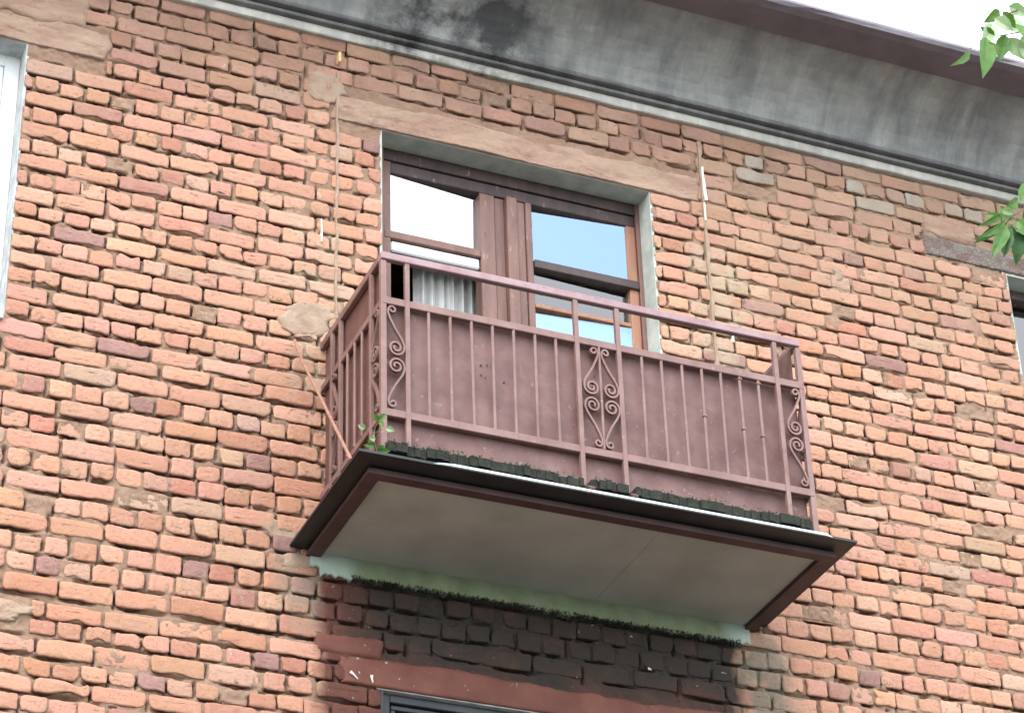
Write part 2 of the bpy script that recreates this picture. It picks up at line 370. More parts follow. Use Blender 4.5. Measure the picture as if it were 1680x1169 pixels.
# ------------------------------------------------------------------ brick courses (z of centre at the left and right, type, joint x left, joint x right)
ZR = [3.790, 3.690, 3.585, 3.480, 3.372, 3.262, 3.168, 3.076, 2.980, 2.886, 2.787, 2.690, 2.597, 2.500, 2.396, 2.296, 2.205, 2.114, 2.020, 1.922, 1.820, 1.722, 1.628, 1.535, 1.440, 1.343, 1.248, 1.150, 1.055, .955, .852, .748, .643, .535, .426, .320]
ZL = [3.815, 3.715, 3.610, 3.508, 3.405, 3.308, 3.207, 3.105, 3.008, 2.910, 2.809, 2.708, 2.612, 2.513, 2.416, 2.325, 2.232, 2.135, 2.038, 1.940, 1.838, 1.742, 1.642, 1.548, 1.452, 1.345, 1.245, 1.145, 1.038, .936, .830, .724, .622, .516, .411, .303]
TR = 'SHSSHSHSHSHSHSHSHSHSHSHSSHSHSHSHSHHS'
TL = 'SHSHSHSHSHSHSHSSHSHSHSHSSHSHSHSHSHHS'
JR = [2.379, 2.384, 2.444, 2.421, 2.505, 2.404, 2.443, 2.406, 2.473, 2.653, 2.466, 2.414, 2.346, 2.904, 2.214, 2.408, 3.160, 3.162, 3.238, 3.153, 3.240, 3.192, 3.276, 3.191, 3.121, 3.210, 3.146, 3.084, 3.144, 3.056, 3.127, 3.025, 2.980, 3.023, 2.965, 2.9]
JL = [-.404, -.404, -.366, -.792, -.650, -1.412, -1.348, -1.415, -1.340, -1.410, -1.348, -1.401, -1.344, -1.403, -1.398, -1.343, -1.390, -1.339, -1.404, -1.336, -1.390, -1.341, -1.397, -1.341, -1.297, -1.492, -1.309, -1.436, -1.278, -1.403, -1.265, -1.422, -1.307, -1.461, -1.357, -1.242]
TL = list('SHSHSHSHSHSHSHSHSHSHSHSSSHSHSHSHSHHS')
for k, c_ in zip(range(5, 23), 'HSHSHSHSHSHSHSHSHS'): TL[k] = c_
TL = TL[:23]+list('SS')+list('HSHSHSHSHHS')
TL = (TL+['S']*40)[:36]
# continue below the surveyed rows
low = [(.190, 'S'), (.106, 'H'), (.009, 'S'), (-.092, 'H'), (-.178, 'S'), (-.272, 'H')]
for z, c_ in low: ZL.append(z); TL.append(c_); JL.append(-1.33+(-.04 if c_ == 'H' else 0))
JL[36] = -1.030; JL[37] = -1.108; JL[38] = -1.322; JL[39] = -1.382; JL[40] = -1.327; JL[41] = -1.383
for z, c_, j in ((.216, 'S', 2.98), (.112, 'H', 3.03), (.008, 'S', 3.0), (-.09, 'H', 3.03), (-.18, 'S', 3.0), (-.272, 'H', 3.05)): ZR.append(z); TR += c_; JR.append(j)
while ZL[-1] > -1.5:
    ZL.append(ZL[-1]-.1); ZR.append(ZR[-1]-.1); c_ = 'S' if TL[-1] == 'H' else 'H'; TL.append(c_); TR += c_; JL.append(-1.33+random.uniform(-.03, .03)); JR.append(3.0+random.uniform(-.03, .03))
bricks = []   # cx, cz, w, h, tilt
def zrow(k, x):
    t_ = (x+1.35)/4.35; return ZL[k]+(ZR[k]-ZL[k])*t_
XS0, XS1 = -3.3, 6.3
for k in range(len(ZL)):
    for side in (0, 1):
        sw = .75+.35*math.sin(k*2.3) if k > 4 else -3.5
        if side == 0 and k <= 4: sw = 0.9 if k in (1, 2) else .6
        if side == 1 and k <= 4: sw = 0.9 if k in (1, 2) else .6
        lo_, hi_ = (XS0, sw) if side == 0 else (sw, XS1)
        ty = (TL, TR)[side][k]; j = (JL, JR)[side][k]; L = .26 if ty == 'S' else .131
        n0 = math.floor((lo_-j)/L); x = j+n0*L
        while x < hi_:
            x1 = x+L
            w_ = L
            a, b_ = max(x, lo_), min(x1, hi_)
            if b_-a > .05:
                # occasional broken bond: a stretcher replaced with two headers, or the other way round is left alone
                if ty == 'S' and b_-a > .25 and random.random() < .05: bricks.append((k, a, a+.13)); bricks.append((k, a+.13, b_))
                else: bricks.append((k, a, b_))
            x = x1
BL = []
for k, a, b_ in bricks:
    zc = zrow(k, (a+b_)/2)
    zu = zrow(k-1, (a+b_)/2) if k else zc+.098; zd = zrow(k+1, (a+b_)/2) if k+1 < len(ZL) else zc-.1
    pitch = (zu-zd)/2
    segs = [(a, b_)]
    for (x0, x1, z0, z1) in OPEN+BLOCK:
        if zc > z0-.04 and zc < z1+.03:
            ns = []
            for (s0, s1) in segs:
                if s1 <= x0 or s0 >= x1: ns.append((s0, s1))
                else:
                    if s0 < x0: ns.append((s0, x0))
                    if s1 > x1: ns.append((x1, s1))
            segs = ns
    for (s0, s1) in segs:
        if s1-s0 > .035: BL.append((s0, s1, zc, pitch))
# vectorised bricks
NP = 36; nb = len(BL)
A = np.array(BL); cx = (A[:, 0]+A[:, 1])/2; wd = A[:, 1]-A[:, 0]; cz = A[:, 2]; pt = A[:, 3]
jx = rng.uniform(.003, .011, nb)+.012*(rng.random(nb) < .12); w_ = np.maximum(wd-jx, .025); h_ = np.minimum(pt, .104)-rng.uniform(.008, .019, nb)
cz = cz+rng.normal(0, .003, nb); cx = cx+rng.normal(0, .002, nb); tilt = rng.normal(0, .008, nb)
# unit perimeter: distribute points around the rectangle by arc length
u = (np.arange(NP)+.5)/NP
per = 2*(w_+h_)[:, None]; s_ = u[None, :]*per
W_, H_ = w_[:, None], h_[:, None]
px_ = np.where(s_ < W_, -W_/2+s_, np.where(s_ < W_+H_, W_/2, np.where(s_ < 2*W_+H_, W_/2-(s_-W_-H_), -W_/2)))
pz_ = np.where(s_ < W_, -H_/2, np.where(s_ < W_+H_, -H_/2+(s_-W_), np.where(s_ < 2*W_+H_, H_/2, H_/2-(s_-2*W_-H_))))
# round corners
cr = rng.uniform(.004, .020, (nb, 4)) + .024*(rng.random((nb, 4)) < .22)
cr = np.minimum(cr, (np.minimum(w_, h_)*.48)[:, None])
for q, (sx, sz) in enumerate(((-1, -1), (1, -1), (1, 1), (-1, 1))):
    r_ = cr[:, q:q+1]; ccx = sx*(W_/2-r_); ccz = sz*(H_/2-r_)
    inn = (px_*sx > ccx*sx) & (pz_*sz > ccz*sz); dx = px_-ccx; dz = pz_-ccz; dd = np.maximum(np.hypot(dx, dz), 1e-6)
    px_ = np.where(inn, ccx+dx/dd*r_, px_); pz_ = np.where(inn, ccz+dz/dd*r_, pz_)
mxx = np.clip(px_, -(W_/2-H_/2).clip(0), (W_/2-H_/2).clip(0)); mzz = np.zeros_like(pz_)
vx, vz = mxx-px_, mzz-pz_; vl = np.maximum(np.hypot(vx, vz), 1e-6)
# ragged outline and bites
rough_ = np.abs(rng.normal(0, .0016, (nb, NP)))
for bn in range(4):
    sel = rng.random(nb) < (.55, .4, .3, .15)[bn]; c0 = rng.random(nb)*NP; wdt = rng.uniform(1.2, 4.5, nb); dep = rng.uniform(.002, .010, nb)+(.012*(rng.random(nb) < .12))
    dist = np.abs((np.arange(NP)[None, :]-c0[:, None]+NP/2) % NP-NP/2); rough_ += sel[:, None]*dep[:, None]*np.exp(-(dist/wdt[:, None])**2)
rough_ = np.minimum(rough_, vl*.8)
px_ = px_+vx/vl*rough_; pz_ = pz_+vz/vl*rough_
ct, st_ = np.cos(tilt)[:, None], np.sin(tilt)[:, None]
dep0 = rng.uniform(.005, .012, nb)+.006*(rng.random(nb) < .10); sunk = rng.random(nb) < .035; dep0 = np.where(sunk, rng.uniform(-.012, .002, nb), dep0)
sl_x = rng.normal(0, .014, nb)[:, None]; sl_z = rng.normal(0, .03, nb)[:, None]
rings = [(0.0, -.030), (.015, -.003), (0.0, None), (.07, .0016), (.26, .0004), (.68, 0.0)]
VV = []
for i, (fr_, dy) in enumerate(rings):
    x = px_+(mxx-px_)*fr_; z = pz_+(mzz-pz_)*fr_
    if i == 2: y = -(dep0[:, None]-.0058+rng.normal(0, .0012, (nb, NP)))
    elif i == 0: y = np.full_like(x, .05)
    elif i == 1: y = np.full_like(x, .005)+rng.normal(0, .001, (nb, NP))
    else: y = -(dep0[:, None]-dy+rng.normal(0, (.0012, .0013, .0011)[i-3], (nb, NP)))
    if i: y = y+sl_x*x+sl_z*z
    X = cx[:, None]+x*ct-z*st_; Z = cz[:, None]+x*st_+z*ct
    VV.append(np.stack([X, y, Z], -1))
VV = np.stack(VV, 1)                       # nb, rings, NP, 3
NR = len(rings); base = (np.arange(nb)*NR*NP)[:, None, None, None]
ii = np.arange(NR-1)[:, None]; kk = np.arange(NP)[None, :]
quad = np.stack([ii*NP+kk, ii*NP+(kk+1) % NP, (ii+1)*NP+(kk+1) % NP, (ii+1)*NP+kk], -1)[None]+base
quad = quad.reshape(-1, 4)
# front cap: strips between mirrored points
capn = []
half = NP//2
k0 = (NR-1)*NP
cap = np.arange(NP)[None, :]+k0+(np.arange(nb)*NR*NP)[:, None]
# colours
pal = np.array([[.495, .268, .192], [.51, .285, .208], [.53, .312, .232], [.485, .250, .172], [.42, .200, .145], [.37, .195, .155], [.44, .300, .232], [.53, .335, .250]])
pw = np.array([.30, .27, .17, .12, .05, .02, .03, .04]); pi_ = rng.choice(len(pal), nb, p=pw/pw.sum()); pal = pal*np.array([1.0, .972, .905]); tint = pal[pi_]*rng.uniform(.90, 1.08, (nb, 1))+rng.normal(0, .008, (nb, 3))
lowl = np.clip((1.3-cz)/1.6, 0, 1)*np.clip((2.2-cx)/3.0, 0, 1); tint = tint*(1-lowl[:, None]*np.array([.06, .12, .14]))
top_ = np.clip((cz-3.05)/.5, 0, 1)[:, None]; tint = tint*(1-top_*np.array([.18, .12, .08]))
fired = (rng.random(nb) < .02)[:, None]; tint = np.where(fired, np.array([.28, .155, .135])*rng.uniform(.85, 1.2, (nb, 1)), tint)
greyb = ((rng.random(nb) < .30) & (cx > 2.35) & (cz > 3.5) & (cz < 3.72))[:, None]; tint = np.where(greyb, np.array([.38, .38, .33]), tint)
nv_b = nb*NR*NP
# ---- mortar height field
def axis(a0, a1, f0, f1, fine, coarse):
    return np.concatenate([np.arange(a0, f0, coarse), np.arange(f0, f1, fine), np.arange(f1, a1+coarse, coarse)])
gx = axis(-3.3, 6.3, -1.85, 4.75, .0068, .03); gz = axis(-1.5, 3.83, -.45, 3.83, .0068, .03); gz = gz[gz <= 3.838]; gz = np.append(gz, 3.838)
GX, GZ = np.meshgrid(gx, gz, indexing='ij')
my = .0000-(vnoise(GX, GZ, 4, 1)-.5)*.016-(vnoise(GX, GZ, 38, 2, 3)-.5)*.016
# voids raked out along joints: mostly the bed joint under a brick, some perpends
dl = np.zeros_like(my)
vm = .25+.95*vnoise(cx, cz, .9, 5, 3)
for i in range(nb):
    if not (-1.95 < cx[i] < 4.85 and cz[i] > -.5): continue
    for kind in (0, 1, 2):
        if rng.random() > (.80, .42, .72)[kind]*min(1.2, vm[i]*1.35): continue
        if kind == 0: ox = cx[i]+rng.uniform(-.3, .3)*w_[i]; oz = cz[i]-h_[i]/2-.004; sx_ = rng.uniform(.25, .55)*w_[i]; sz_ = rng.uniform(.005, .0105)
        elif kind == 1: ox = cx[i]+rng.uniform(-.3, .3)*w_[i]; oz = cz[i]+h_[i]/2+.003; sx_ = rng.uniform(.03, .3)*w_[i]; sz_ = .005
        else: ox = cx[i]+w_[i]/2+.004; oz = cz[i]+rng.uniform(-.4, .1)*h_[i]; sx_ = rng.uniform(.005, .0085); sz_ = rng.uniform(.25, .5)*h_[i]
        a0, a1 = np.searchsorted(gx, (ox-sx_*2, ox+sx_*2)); b0, b1 = np.searchsorted(gz, (oz-sz_*2-.01, oz+sz_*2+.01))
        if a1-a0 < 1 or b1-b0 < 1: continue
        sub = np.exp(-((GX[a0:a1, b0:b1]-ox)/sx_)**4-((GZ[a0:a1, b0:b1]-oz)/sz_)**4)*rng.uniform(.026, .055)
        dl[a0:a1, b0:b1] = np.maximum(dl[a0:a1, b0:b1], sub)
my = my+dl*(.75+.5*vnoise(GX, GZ, 40, 9, 2))
my = np.minimum(my, .048)
MV = np.stack([GX, my, GZ], -1).reshape(-1, 3); nx_, nz_ = len(gx), len(gz)
I, J = np.meshgrid(np.arange(nx_-1), np.arange(nz_-1), indexing='ij')
mcx = (gx[I]+gx[I+1])/2; mcz = (gz[J]+gz[J+1])/2; keep = np.ones_like(mcx, bool)
for (x0, x1, z0, z1) in OPEN: keep &= ~((mcx > x0-.004) & (mcx < x1+.004) & (mcz > z0-.004) & (mcz < z1+.004))
I, J = I[keep], J[keep]
mq = np.stack([I*nz_+J, (I+1)*nz_+J, (I+1)*nz_+J+1, I*nz_+J+1], -1)
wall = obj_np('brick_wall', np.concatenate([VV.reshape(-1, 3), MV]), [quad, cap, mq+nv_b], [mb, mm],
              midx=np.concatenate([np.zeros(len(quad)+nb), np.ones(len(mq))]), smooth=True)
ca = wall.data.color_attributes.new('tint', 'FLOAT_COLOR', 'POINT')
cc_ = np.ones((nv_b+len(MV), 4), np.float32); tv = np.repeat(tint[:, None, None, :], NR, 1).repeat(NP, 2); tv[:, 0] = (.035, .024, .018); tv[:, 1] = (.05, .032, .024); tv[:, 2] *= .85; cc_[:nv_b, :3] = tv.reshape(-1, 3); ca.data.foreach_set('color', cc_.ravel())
B(wall)
del VV, MV, GX, GZ, my, dl

# solid core of the wall, split round the openings, and the plain wall further off
core = MB()
def core_rects():
    xs = sorted({-3.3, 6.3, *[o[0] for o in OPEN], *[o[1] for o in OPEN]}); zs = sorted({-1.5, 3.9, *[o[2] for o in OPEN], *[o[3] for o in OPEN]})
    for i in range(len(xs)-1):
        for j in range(len(zs)-1):
            mx_, mz_ = (xs[i]+xs[i+1])/2, (zs[j]+zs[j+1])/2
            if any(o[0] < mx_ < o[1] and o[2] < mz_ < o[3] for o in OPEN): continue
            yield xs[i], xs[i+1], zs[j], zs[j+1]
for (x0, x1, z0, z1) in core_rects(): core.box(x0, x1, .055, .45, z0, z1)
B(core.build('wall_core', mslab))
mfar, t, p = mat('plain_brickwork')
bt = nd(t, 'ShaderNodeTexBrick'); gg = nd(t, 'ShaderNodeNewGeometry'); sp_ = nd(t, 'ShaderNodeSeparateXYZ'); cb = nd(t, 'ShaderNodeCombineXYZ')
t.links.new(gg.outputs['Position'], sp_.inputs[0]); t.links.new(sp_.outputs[0], cb.inputs[0]); t.links.new(sp_.outputs[2], cb.inputs[1]); t.links.new(cb.outputs[0], bt.inputs['Vector'])
bt.inputs['Scale'].default_value = 1; bt.inputs['Brick Width'].default_value = .26; bt.inputs['Row Height'].default_value = .1; bt.inputs['Mortar Size'].default_value = .008
bt.inputs['Color1'].default_value = (.50, .25, .17, 1); bt.inputs['Color2'].default_value = (.42, .19, .13, 1); bt.inputs['Mortar'].default_value = (.27, .2, .14, 1)
t.links.new(bt.outputs['Color'], p.inputs['Base Color']); p.inputs['Roughness'].default_value = .9; bump(t, p, bt.outputs['Fac'], -.6, .01)
far = MB(); far.box(-9, 12, 0, .45, -6.9, -1.5); far.box(-9, -3.3, 0, .45, -1.5, 3.838); far.box(6.3, 12, 0, .45, -1.5, 3.838)
B(far.build('outer_wall', mfar))

# ------------------------------------------------------------------ rough slabs (lintels, patches): height-field with a ragged outline and returned edges
def ragged(name, x0, x1, z0, z1, y, m_, seed, rag=.02, step=.014, amp=.008, hard=(), depth=.04, wave=4., oval=False):
    """hard: sides ('l','r','t','b') that stay straight"""
    nx = max(3, int((x1-x0)/step)); nz = max(3, int((z1-z0)/step)); a = np.linspace(0, 1, nx); b = np.linspace(0, 1, nz)
    Z0 = z0+(0 if 'b' in hard else 1)*(vnoise(a*(x1-x0)+x0, a*0+seed, 6, seed, 4)-.5)*rag*2.4; Z1 = z1+(0 if 't' in hard else 1)*(vnoise(a*(x1-x0)+x0, a*0+seed+3.3, 5, seed+1, 4)-.5)*rag*2.4
    X0 = x0+(0 if 'l' in hard else 1)*(vnoise(b*(z1-z0)+z0, b*0+seed+7, 9, seed+2, 3)-.5)*rag*2.4; X1 = x1+(0 if 'r' in hard else 1)*(vnoise(b*(z1-z0)+z0, b*0+seed+5, 9, seed+3, 3)-.5)*rag*2.4
    if oval:
        k_ = np.clip(1-np.abs(2*b-1)**2.6, .02, 1)**.5; xm = (X0+X1)/2+(vnoise(b*3, b*0+seed, 1.3, seed+5, 3)-.5)*(x1-x0)*.5; hw_ = (X1-X0)/2*k_*(.75+.6*vnoise(b*4, b*0+seed+1, 1.7, seed+6, 3)); X0, X1 = xm-hw_, xm+hw_
    AX, BZ = np.meshgrid(a, b, indexing='ij')
    X = X0[None, :]*(1-AX)+X1[None, :]*AX; Z = Z0[:, None]*(1-BZ)+Z1[:, None]*BZ
    Y = y-(vnoise(X, Z, wave, seed+9, 4)-.5)*amp*2-(vnoise(X, Z, 30, seed+10, 3)-.5)*amp
    ed = np.minimum.reduce([AX*(x1-x0)+(1 if 'l' in hard else 0), (1-AX)*(x1-x0)+(1 if 'r' in hard else 0), BZ*(z1-z0)+(1 if 'b' in hard else 0), (1-BZ)*(z1-z0)+(1 if 't' in hard else 0)])
    Y = Y+np.clip(1-ed/.02, 0, 1)**2*.012
    V = np.stack([X, Y, Z], -1); Vb = V.copy(); Vb[..., 1] = y+depth
    V = np.concatenate([V.reshape(-1, 3), Vb.reshape(-1, 3)]); n = nx*nz
    I, J = np.meshgrid(np.arange(nx-1), np.arange(nz-1), indexing='ij'); I = I.ravel(); J = J.ravel()
    F = np.stack([I*nz+J, (I+1)*nz+J, (I+1)*nz+J+1, I*nz+J+1], -1)
    i = np.arange(nx-1); j = np.arange(nz-1)
    E = [np.stack([i*nz, i*nz+n, (i+1)*nz+n, (i+1)*nz], -1), np.stack([i*nz+nz-1, (i+1)*nz+nz-1, (i+1)*nz+nz-1+n, i*nz+nz-1+n], -1),
         np.stack([j, j+1, j+1+n, j+n], -1), np.stack([(nx-1)*nz+j, (nx-1)*nz+j+n, (nx-1)*nz+j+1+n, (nx-1)*nz+j+1], -1)]
    return B(obj_np(name, V, [np.concatenate([F]+E)], [m_], smooth=False))
lt = ragged('lintel', .04, 2.19, 3.315, 3.485, -.012, ml, 21, hard='b', rag=.04, amp=.012, step=.009); tag(lt, 'rough tan concrete lintel over the balcony window')
l2 = ragged('lintel', -2.95, -1.18, 3.345, 3.52, -.012, ml, 31, hard='b', rag=.035, amp=.012, step=.010)
l2b = ragged('render_patch', -2.6, -1.3, 3.52, 3.79, -.014, ml, 34, rag=.05)
l3 = ragged('lintel', 3.655, 5.6, 3.325, 3.462, -.010, ml3, 41, hard='b', rag=.014); tag(l3, 'dark brown lintel with bare gravelly concrete')
l3b = ragged('render_patch', 3.66, 4.02, 3.475, 3.625, -.010, ml2, 43, rag=.03)
l3b.data.materials.clear(); l3b.data.materials.append(ml)
l4 = ragged('lintel', .1, 2.15, .06, .205, -.012, ml2, 51, hard='b', rag=.02); tag(l4, 'brown painted lintel over the lower opening')
ragged('render_patch', -.02, .32, .205, .30, -.013, ml2, 54, rag=.02)
ragged('cement_patch', -1.78, -1.36, .095, .215, -.014, ml, 61, rag=.012, oval=True, step=.008)
ragged('cement_patch', -.19, .04, 1.92, 2.12, -.013, mseam, 62, rag=.035, oval=True, step=.008)
ragged('cement_patch', -.30, -.13, .74, .86, -.010, mseam, 64, rag=.03, oval=True, step=.008)
ragged('cement_patch', -.12, .09, 3.40, 3.58, -.016, mseam, 65, rag=.035, oval=True, step=.008)
ragged('cement_patch', 3.02, 3.10, 2.98, 3.09, -.014, mseam, 67, rag=.03, oval=True, step=.008)
ragged('cement_patch', -.17, -.02, .61, .70, -.008, mseam, 66, rag=.03, oval=True, step=.008)

# vertical seams of cement with dribbled paint
def seam(x, z0, z1, wdt, m_, seed, name='wall_seam', y=-.017):
    n = max(4, int((z1-z0)/.02)); v = []; s = MB(); zz = np.linspace(z0, z1, n); nn = vnoise(zz, zz*0+seed, 9, seed, 3)-.5; ww = wdt*(.7+1.0*(vnoise(zz, zz*0+seed+2, 14, seed+1, 3)-.3))
    for i in range(n):
        cx_ = x+nn[i]*.016; hw = max(ww[i]/2, .003)
        v += [(cx_-hw, .01, zz[i]), (cx_-hw*.7, y, zz[i]), (cx_+hw*.7, y, zz[i]), (cx_+hw, .01, zz[i])]
    f = [(i*4+k, i*4+k+1, i*4+k+5, i*4+k+4) for i in range(n-1) for k in range(3)]; f += [(0, 1, 2, 3), (4*n-4, 4*n-3, 4*n-2, 4*n-1)]
    s.add(v, f); return B(s.build(name, m_))
seam(.066, 2.05, 3.62, .020, mseam, 3)
seam(2.225, 2.2, 3.74, .026, mseam, 4)
seam(2.232, 3.33, 3.56, .022, mwhite, 5, 'paint_drip', -.022); seam(2.228, 3.19, 3.31, .014, mwhite, 6, 'paint_drip', -.021)
seam(-.015, 2.50, 2.64, .007, mwhite, 7, 'paint_drip', -.019)
seam(2.335, 2.42, 2.48, .010, mwhite, 8, 'paint_drip', -.016)
pg = MB(); pg.box(.058, .072, -.05, -.010, 3.67, 3.735, b=.002); B(pg.build('wooden_peg', mpeg))
for (x, z, r_, a_) in ((.165, .095, .05, .7), (.255, .09, .035, 1.4), (1.70, .37, .018, .2)):
    s = MB(); s.tube([(x-math.cos(a_)*r_*.5, -.020, z+math.sin(a_)*r_*.5), (x-.003, -.022, z+.004), (x+math.cos(a_)*r_*.5, -.020, z-math.sin(a_)*r_*.5)], .008, 5, r1=.003); B(s.build('paint_drip', mwhite))

# ------------------------------------------------------------------ cornice and eave
def extrude_profile(pts, x0, x1, nx, name, m_, seed=1, amp=.002, close=True):
    s = MB(); xs = np.linspace(x0, x1, nx); n = len(pts); v = []
    for x in xs:
        for i, (y, z) in enumerate(pts):
            a_ = amp*(vnoise(np.array([x]), np.array([i*3.1]), 6, seed, 4)[0]-.5)*2
            v.append((x, y+a_, z+a_*.7))
    f = [(i*n+k, (i+1)*n+k, (i+1)*n+k+1, i*n+k+1) for i in range(nx-1) for k in range(n-1)]
    if close: f += [(i*n+n-1, (i+1)*n+n-1, (i+1)*n, i*n) for i in range(nx-1)]; f += [tuple(range(n)), tuple((nx-1)*n+k for k in range(n))]
    s.add(v, f); return B(s.build(name, m_))
NXC = 420
extrude_profile([(.05, 3.836), (-.030, 3.838), (-.036, 3.843), (-.036, 3.893), (.05, 3.893)], -9, 12, NXC, 'cornice_band', mcb, 1, .004)
extrude_profile([(.05, 3.8935), (-.066, 3.8955), (-.070, 3.900), (-.070, 3.914), (-.050, 3.919), (-.050, 3.926), (-.092, 3.931), (-.098, 3.938), (-.098, 3.953), (.05, 3.953)], -9, 12, NXC, 'cornice_moulding', mcm, 2, .0025)
cv = [(.05, 3.9535), (-.086, 3.9545)]
for i in range(15):
    a_ = math.pi/2*i/14; tt_ = i/14; cv.append((-.090-.37*(.45*tt_+.55*(1-math.cos(a_))), 3.958+.312*(.45*tt_+.55*math.sin(a_))))
cv += [(-.47, 4.30), (.05, 4.30)]
extrude_profile(cv, -9, 12, NXC, 'cornice_cove', mcc, 3, .006)
extrude_profile([(.05, 4.301), (-.455, 4.301), (-.462, 4.262), (-.66, 4.250), (-.705, 4.262), (-.715, 4.285), (-.705, 4.312), (-.40, 4.42), (3.0, 5.6), (3.0, 5.4)], -9, 12, NXC//3, 'roof_eave', mev, 4, .010)

# ------------------------------------------------------------------ window reveals, frames, panes
def reveal(x0, x1, z0, z1, y1, m_, bottom=True, mt=None):
    for a_, b_ in ((x0-.010, x0+.003), (x1-.003, x1+.012)):
        s = MB(); s.box(a_, b_, .001, y1, z0, z1); B(s.build('jamb_plaster', m_))
    s = MB(); s.box(x0-.03, x1+.03, .0005, y1, z1-.004, z1+.03); B(s.build('head_plaster', mt or m_))
    if bottom: s = MB(); s.box(x0-.04, x1-.004, -.03, y1, z0-.04, z0, b=.004); B(s.build('sill', mrew))
# balcony door-window
reveal(.318, 1.895, .80, 3.315, .135, mre, bottom=False, mt=mre)
FY = .14
bw = MB(); bw.box(.318, .385, FY, FY+.09, .82, 3.315, b=.003); bw.box(1.870, 1.895, FY-.004, FY+.09, .82, 3.315, b=.003); bw.box(.37, 1.875, FY+.02, FY+.08, .815, .85); 
bw.box(.385, .427, FY+.014, FY+.07, .82, 3.243, b=.003)
win = B(bw.build('window', mwood)); tag(win, 'balcony window of four panes in peeling brown frames')
s = MB(); s.box(.385, 1.870, FY+.002, FY+.09, 3.243, 3.315, b=.003); s.build('head_frame', mwoodd, win)
s = MB(); s.box(.387, 1.868, FY+.016, FY+.07, 3.170, 3.241, b=.004); s.build('head_rail', mwoodd, win)  # shade on the top rail put into a darker brown
s = MB()
for (a, b_, d_) in ((.940, 1.026, .012), (1.028, 1.088, .026), (1.088, 1.150, -.012), (1.152, 1.206, .018), (1.207, 1.243, .006)): s.box(a, b_, FY+d_, FY+.10, .85, 3.168, b=.004)
s.build('mullion', mwood, win)
s = MB(); s.box(.387, .938, FY+.010, FY+.07, 2.742, 2.790, b=.004); s.build('transom_rail', mwood, win)
s = MB(); s.box(1.245, 1.868, FY-.006, FY+.07, 2.742, 2.795, b=.004); s.build('transom_rail', mwoodd, win)
s = MB(); s.box(1.815, 1.868, FY+.012, FY+.07, .85, 3.168, b=.004); s.build('stile', mwoodo, win)
s = MB(); s.box(1.245, 1.813, FY+.012, FY+.06, 2.497, 2.522, b=.003); s.build('middle_rail', mwoodo, win)
def pane(x0, x1, z0, z1, y, m_, parent, tilt=0., tx=0.):
    s = MB(); n = 1
    s.box(-(x1-x0)/2, (x1-x0)/2, 0, .004, -(z1-z0)/2, (z1-z0)/2)
    o = s.build('pane', m_, None); o.location = ((x0+x1)/2, y, (z0+z1)/2); o.rotation_euler = (tx, 0, tilt); o.parent = parent
    if parent is not None and parent.parent is building: o.matrix_parent_inverse = parent_world_inv(parent)
    return o
def parent_world_inv(o):
    bpy.context.view_layer.update(); return o.matrix_world.inverted()
for ch in win.children:
    pass
pane(.40, .95, 2.78, 3.18, FY+.044, mgl, win, R(3.2), R(.6))
pane(1.235, 1.825, 2.785, 3.18, FY+.040, mgl, win, R(-2.6), 0)
pane(1.235, 1.825, 2.515, 2.75, FY+.040, mgld, win, R(1.5))
pane(1.235, 1.825, 1.90, 2.505, FY+.034, mgl, win, R(-2.2), R(.4))
s = MB(); s.box(1.247, 1.868, FY+.02, FY+.06, .86, 1.9, b=.004); s.build('door_panel', mwood, win)
# opened lower leaf on the left, swung into the room
leaf = MB()
def hinge(u_, d_, z): # u_ along leaf, d_ thickness
    a_ = R(68); return (.43+math.cos(a_)*u_-math.sin(a_)*d_, FY+.09+math.sin(a_)*u_+math.cos(a_)*d_, z)
def hbox(s, u0, u1, z0, z1, t0=0, t1=.04):
    v = [hinge(u_, d_, z) for u_ in (u0, u1) for d_ in (t0, t1) for z in (z0, z1)]
    s.add(v, [(0, 1, 3, 2), (4, 6, 7, 5), (0, 4, 5, 1), (2, 3, 7, 6), (0, 2, 6, 4), (1, 5, 7, 3)])
hbox(leaf, 0, .06, .9, 2.70); hbox(leaf, .44, .50, .9, 2.70); hbox(leaf, .06, .44, 2.64, 2.70); hbox(leaf, .06, .44, 1.9, 1.95); hbox(leaf, .06, .44, .9, .96)
lf = leaf.build('open_leaf', mwoodd, win)
# (children of the window share the building's world-aligned frame)
# room behind
rm = MB(); x0, x1, y0, y1, z0, z1 = -.6, 2.8, .46, 3.2, .80, 3.45
rm.box(x0, x1, y1, y1+.05, z0, z1); rm.box(x0-.05, x0, y0, y1, z0, z1); rm.box(x1, x1+.05, y0, y1, z0, z1); rm.box(x0, x1, y0, y1, z0-.05, z0); rm.box(x0, x1, y0, y1, z1, z1+.05)
B(rm.build('room_lining', mint))

def curtain(name, x0, x1, z0, z1, y, amp, nf, m_, seed, drift=0):
    nx = nf*10; nz = 14; s = MB(); v = []
    for i in range(nx+1):
        for j in range(nz+1):
            a_ = i/nx; b_ = j/nz; x = x0+(x1-x0)*a_+drift*b_*.1
            ph = a_*nf*2*math.pi; k_ = 1+.35*math.sin(seed+a_*9)
            v.append((x+.006*math.sin(b_*5+seed), y+amp*k_*math.sin(ph+.3*math.sin(b_*4+seed))+.01*math.sin(2.3*ph), z1-(z1-z0)*b_))
    f = [(i*(nz+1)+j, (i+1)*(nz+1)+j, (i+1)*(nz+1)+j+1, i*(nz+1)+j+1) for i in range(nx) for j in range(nz)]
    s.add(v, f); o = s.build(name, m_, smooth=True)
    md = o.modifiers.new('thick', 'SOLIDIFY'); md.thickness = .002
    return o
tag(curtain('curtain', .62, 1.02, 1.2, 2.80, .335, .022, 7, mcurt, 1.2), 'pleated grey-green curtain hanging behind the open left side of the balcony window', 'curtain')
